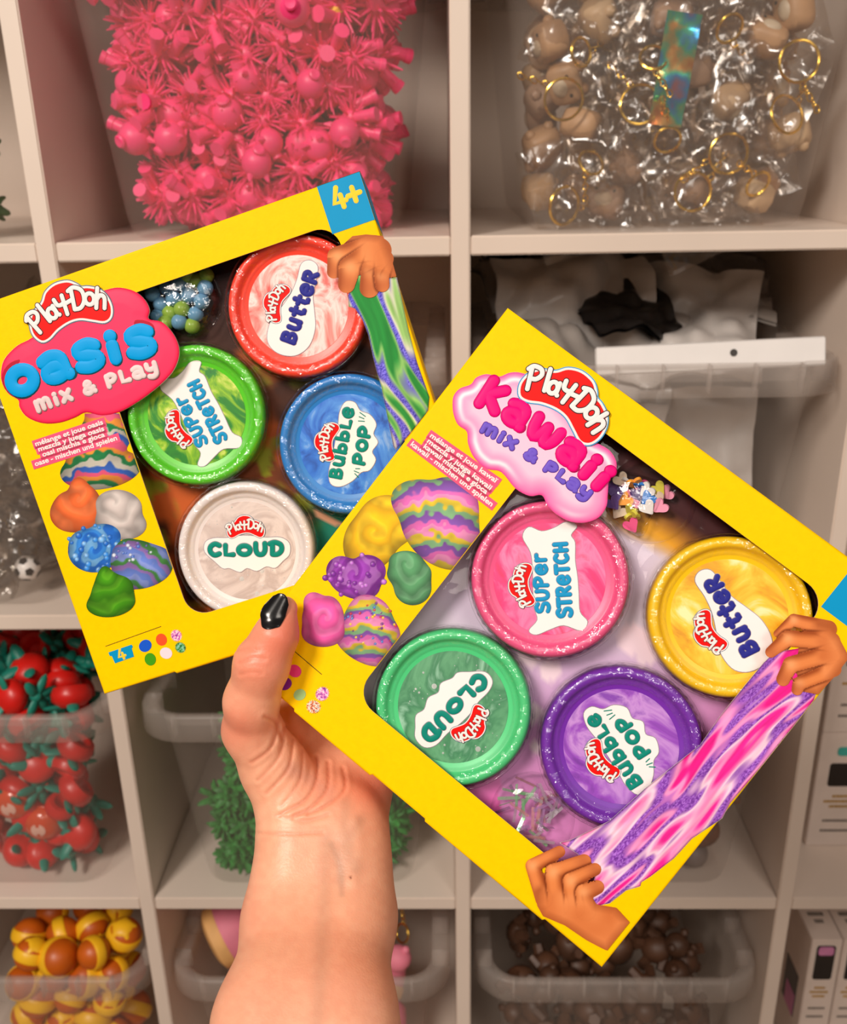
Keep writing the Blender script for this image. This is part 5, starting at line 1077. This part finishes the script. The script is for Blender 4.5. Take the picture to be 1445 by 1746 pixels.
def surface(f, lo, hi, h):
    """surface-net mesh of f = 0 on a grid"""
    n = [int((hi[i] - lo[i]) / h) + 1 for i in range(3)]; ax = [lo[i] + h * np.arange(n[i]) for i in range(3)]
    V = np.empty(n); 
    for i in range(n[0]):
        Y, Z = np.meshgrid(ax[1], ax[2], indexing='ij'); V[i] = f(np.c_[np.full(Y.size, ax[0][i]), Y.ravel(), Z.ravel()]).reshape(n[1], n[2])
    s = V < 0; cnt = np.zeros([k - 1 for k in n], int); acc = np.zeros([k - 1 for k in n] + [3]); wt = np.zeros([k - 1 for k in n]); sl = lambda o, k: slice(o, n[k] - 1 + o)
    cs = [(a, b, c) for a in (0, 1) for b in (0, 1) for c in (0, 1)]
    for p in cs: cnt += s[sl(p[0], 0), sl(p[1], 1), sl(p[2], 2)]
    for p in cs:
        for k in range(3):
            if p[k]: continue
            q = list(p); q[k] = 1; A = V[sl(p[0], 0), sl(p[1], 1), sl(p[2], 2)]; Bv = V[sl(q[0], 0), sl(q[1], 1), sl(q[2], 2)]; m = (A < 0) != (Bv < 0); t = np.where(m, A / (A - Bv + 1e-20), 0)
            for j in range(3): acc[..., j] += np.where(m, p[j] + (t if j == k else 0), 0)
            wt += m
    act = (cnt > 0) & (cnt < 8); ids = -np.ones(act.shape, int); ids[act] = np.arange(act.sum()); I = np.argwhere(act)
    P = np.array(lo) + h * (I + acc[act] / wt[act][:, None]); Fc = []
    for k in range(3):
        a, b = (k + 1) % 3, (k + 2) % 3; v0 = np.take(s, range(n[k] - 1), k); v1 = np.take(s, range(1, n[k]), k); E_ = np.argwhere(v0 != v1)
        E_ = E_[(E_[:, a] > 0) & (E_[:, b] > 0) & (E_[:, a] < n[a] - 1) & (E_[:, b] < n[b] - 1)]; o = lambda da, db: ids[tuple((E_ - da * np.eye(3, dtype=int)[a] - db * np.eye(3, dtype=int)[b]).T)]
        q = np.c_[o(0, 0), o(1, 0), o(1, 1), o(0, 1)]; fl = s[tuple(E_.T)]; q[~fl] = q[~fl][:, ::-1]; Fc.append(q)
    return P, np.concatenate(Fc)
HRES = .00105
def build_hand():
    lo = np.array([-.125, -.31, -.525]); hi = np.array([.03, .006, -.27])
    P, Fq = surface(hand_sdf, lo, hi, .0017)
    # refine once, then settle every point on the skin with its creases and tendons
    me = bpy.data.meshes.new('person'); me.from_pydata(P.tolist(), [], Fq.tolist()); o = bpy.data.objects.new('tmp', me); COL.objects.link(o)
    md = o.modifiers.new('s', 'SUBSURF'); md.levels = 1; md.render_levels = 1; dg = bpy.context.evaluated_depsgraph_get(); m2 = bpy.data.meshes.new_from_object(o.evaluated_get(dg)); bpy.data.objects.remove(o)
    n = len(m2.vertices); P = np.empty(n * 3); m2.vertices.foreach_get('co', P); P = P.reshape(-1, 3); Q = [tuple(p.vertices) for p in m2.polygons]; bpy.data.meshes.remove(m2)
    for it in range(3):
        e = .0004; d = hand_sdf(P, True); G = np.stack([hand_sdf(P + e * np.eye(3)[k]) - hand_sdf(P - e * np.eye(3)[k]) for k in range(3)], 1); G /= np.linalg.norm(G, axis=1)[:, None] + 1e-9; P = P - G * np.clip(d, -.002, .002)[:, None]
    px = W / 2 - F * P[:, 0] / P[:, 2]; py = H / 2 + F * P[:, 1] / P[:, 2]
    c = np.zeros((n, 3)) + arr(240, 174, 140); nz = vnoise(px, py, 40, 4); c = mixc(c, arr(246, 184, 150), nz); nz = vnoise(px, py, 9, 14); c = mixc(c, arr(220, 138, 110), .25 * nz)
    for x, y, r, q in [(490, 1080, 60, .75), (430, 1130, 50, .5), (400, 1240, 45, .45), (640, 1340, 40, .55), (560, 1340, 50, .2), (415, 1560, 60, .15), (600, 1650, 90, .2), (440, 1720, 60, .2)]: c = mixc(c, arr(226, 112, 88), q * np.exp(-((px - x) ** 2 + (py - y) ** 2) / r ** 2))
    def vein(pts, sg, a, col=(150, 116, 96)):
        q = spline(pts, 24, False); dd = np.full(n, 99.)
        for x, y in q: dd = np.minimum(dd, np.hypot(px - x, py - y))
        return mixc(c, arr(*col), a * np.exp(-(dd / sg) ** 2))
    if 1: pass
    c = vein([(556, 1430), (552, 1520), (548, 1640), (540, 1746)], 15, .22); c = vein([(566, 1440), (580, 1480), (583, 1525)], 7, .32); c = vein([(590, 1370), (585, 1440), (583, 1500)], 12, .25); c = vein([(612, 1400), (598, 1440), (604, 1480)], 12, .25); c = vein([(500, 1310), (530, 1330), (560, 1350)], 14, .3, (190, 140, 130))
    c = vein([(597, 1495), (598, 1497)], 1.6, .9, (110, 50, 30)); 
    for cv, a in CRV:
        m = (px > cv[:, 0].min() - 10) & (px < cv[:, 0].max() + 10) & (py > cv[:, 1].min() - 10) & (py < cv[:, 1].max() + 10)
        if m.any(): dd = np.min(np.hypot(px[m][:, None] - cv[None, :, 0], py[m][:, None] - cv[None, :, 1]), 1); c[m] = mixc(c[m], arr(206, 112, 84), .45 * a * np.exp(-(dd / 2.6) ** 2))
    sk = mat('skin', attr=True, rough=.42, sub=.12, bump=.12, bscale=900)
    mb = MB(); mb.v = [tuple(CAM + M @ p) for p in P]; mb.f = Q
    o = mb.build('person', sk, cols=lin(np.clip(c, 0, 255)), sharp=False)
    tag(o, "bare forearm and hand with black polished thumbnail gripping both yellow boxes", 'person')
    # thumbnail: a curved plate on the outer segment of the thumb
    a = cam_p(460, 1070, .4075); b = cam_p(490, 1013, .4080); ax = (b - a); Ln = np.linalg.norm(ax); ax /= Ln; fw = np.array([0, 0, 1.]) - ax * ax[2]; fw /= np.linalg.norm(fw); sd_ = np.cross(fw, ax)
    mb = MB(); NU, NV = 25, 33; C0 = math.radians(8)
    for k, lift in ((0, .0006), (1, -.0005)):
        Q = np.zeros((NV, NU, 3)); D_ = np.zeros((NV, NU, 3)); R_ = np.full((NV, NU), .006)
        for i in range(NV):
            t = i / (NV - 1); hw = np.interp(t, [0, .12, .5, .85, 1], [.0034, .0047, .0054, .0044, .0024])
            for j in range(NU):
                q = (j / (NU - 1)) * 2 - 1; tt = t + .14 * q * q * (1 - t) ** 2 - .05 * q * q * t; ph = C0 + q * hw / np.interp(t, [0, 1], [.0088, .0066])
                Q[i, j] = a + ax * Ln * tt; D_[i, j] = fw * math.cos(ph) + sd_ * math.sin(ph)
        for it in range(14): R_ -= hand_sdf((Q + D_ * R_[..., None]).reshape(-1, 3)).reshape(NV, NU) * .8
        prof = np.interp(np.linspace(0, 1, NV), [0, .3, 1], [.0075, .0084, .0056])[:, None]; R_ = np.maximum(np.where(np.isfinite(R_), R_, 0), prof)
        for it in range(12): q = np.pad(R_, 1, mode='edge'); R_ = (q[:-2, 1:-1] + q[2:, 1:-1] + q[1:-1, :-2] + q[1:-1, 2:] + 2 * R_) / 6
        for i in range(NV):
            for j in range(NU): mb.v.append(tuple(CAM + M @ (Q[i, j] + D_[i, j] * (R_[i, j] + lift))))
    g = lambda k, i, j: k * NU * NV + i * NU + j
    for i in range(NV - 1):
        for j in range(NU - 1): mb.f += [(g(0, i, j), g(0, i, j + 1), g(0, i + 1, j + 1), g(0, i + 1, j)), (g(1, i, j), g(1, i + 1, j), g(1, i + 1, j + 1), g(1, i, j + 1))]
    for i in range(NV - 1):
        for j in (0, NU - 1): mb.f.append((g(0, i, j), g(0, i + 1, j), g(1, i + 1, j), g(1, i, j)))
    for j in range(NU - 1):
        for i in (0, NV - 1): mb.f.append((g(0, i, j), g(1, i, j), g(1, i, j + 1), g(0, i, j + 1)))
    nl = mb.build('thumbnail', mat('black_polish', (12, 10, 12), .2, var=.02), o, sharp=False); nl['label'] = 'glossy black polished thumbnail'
build_hand()
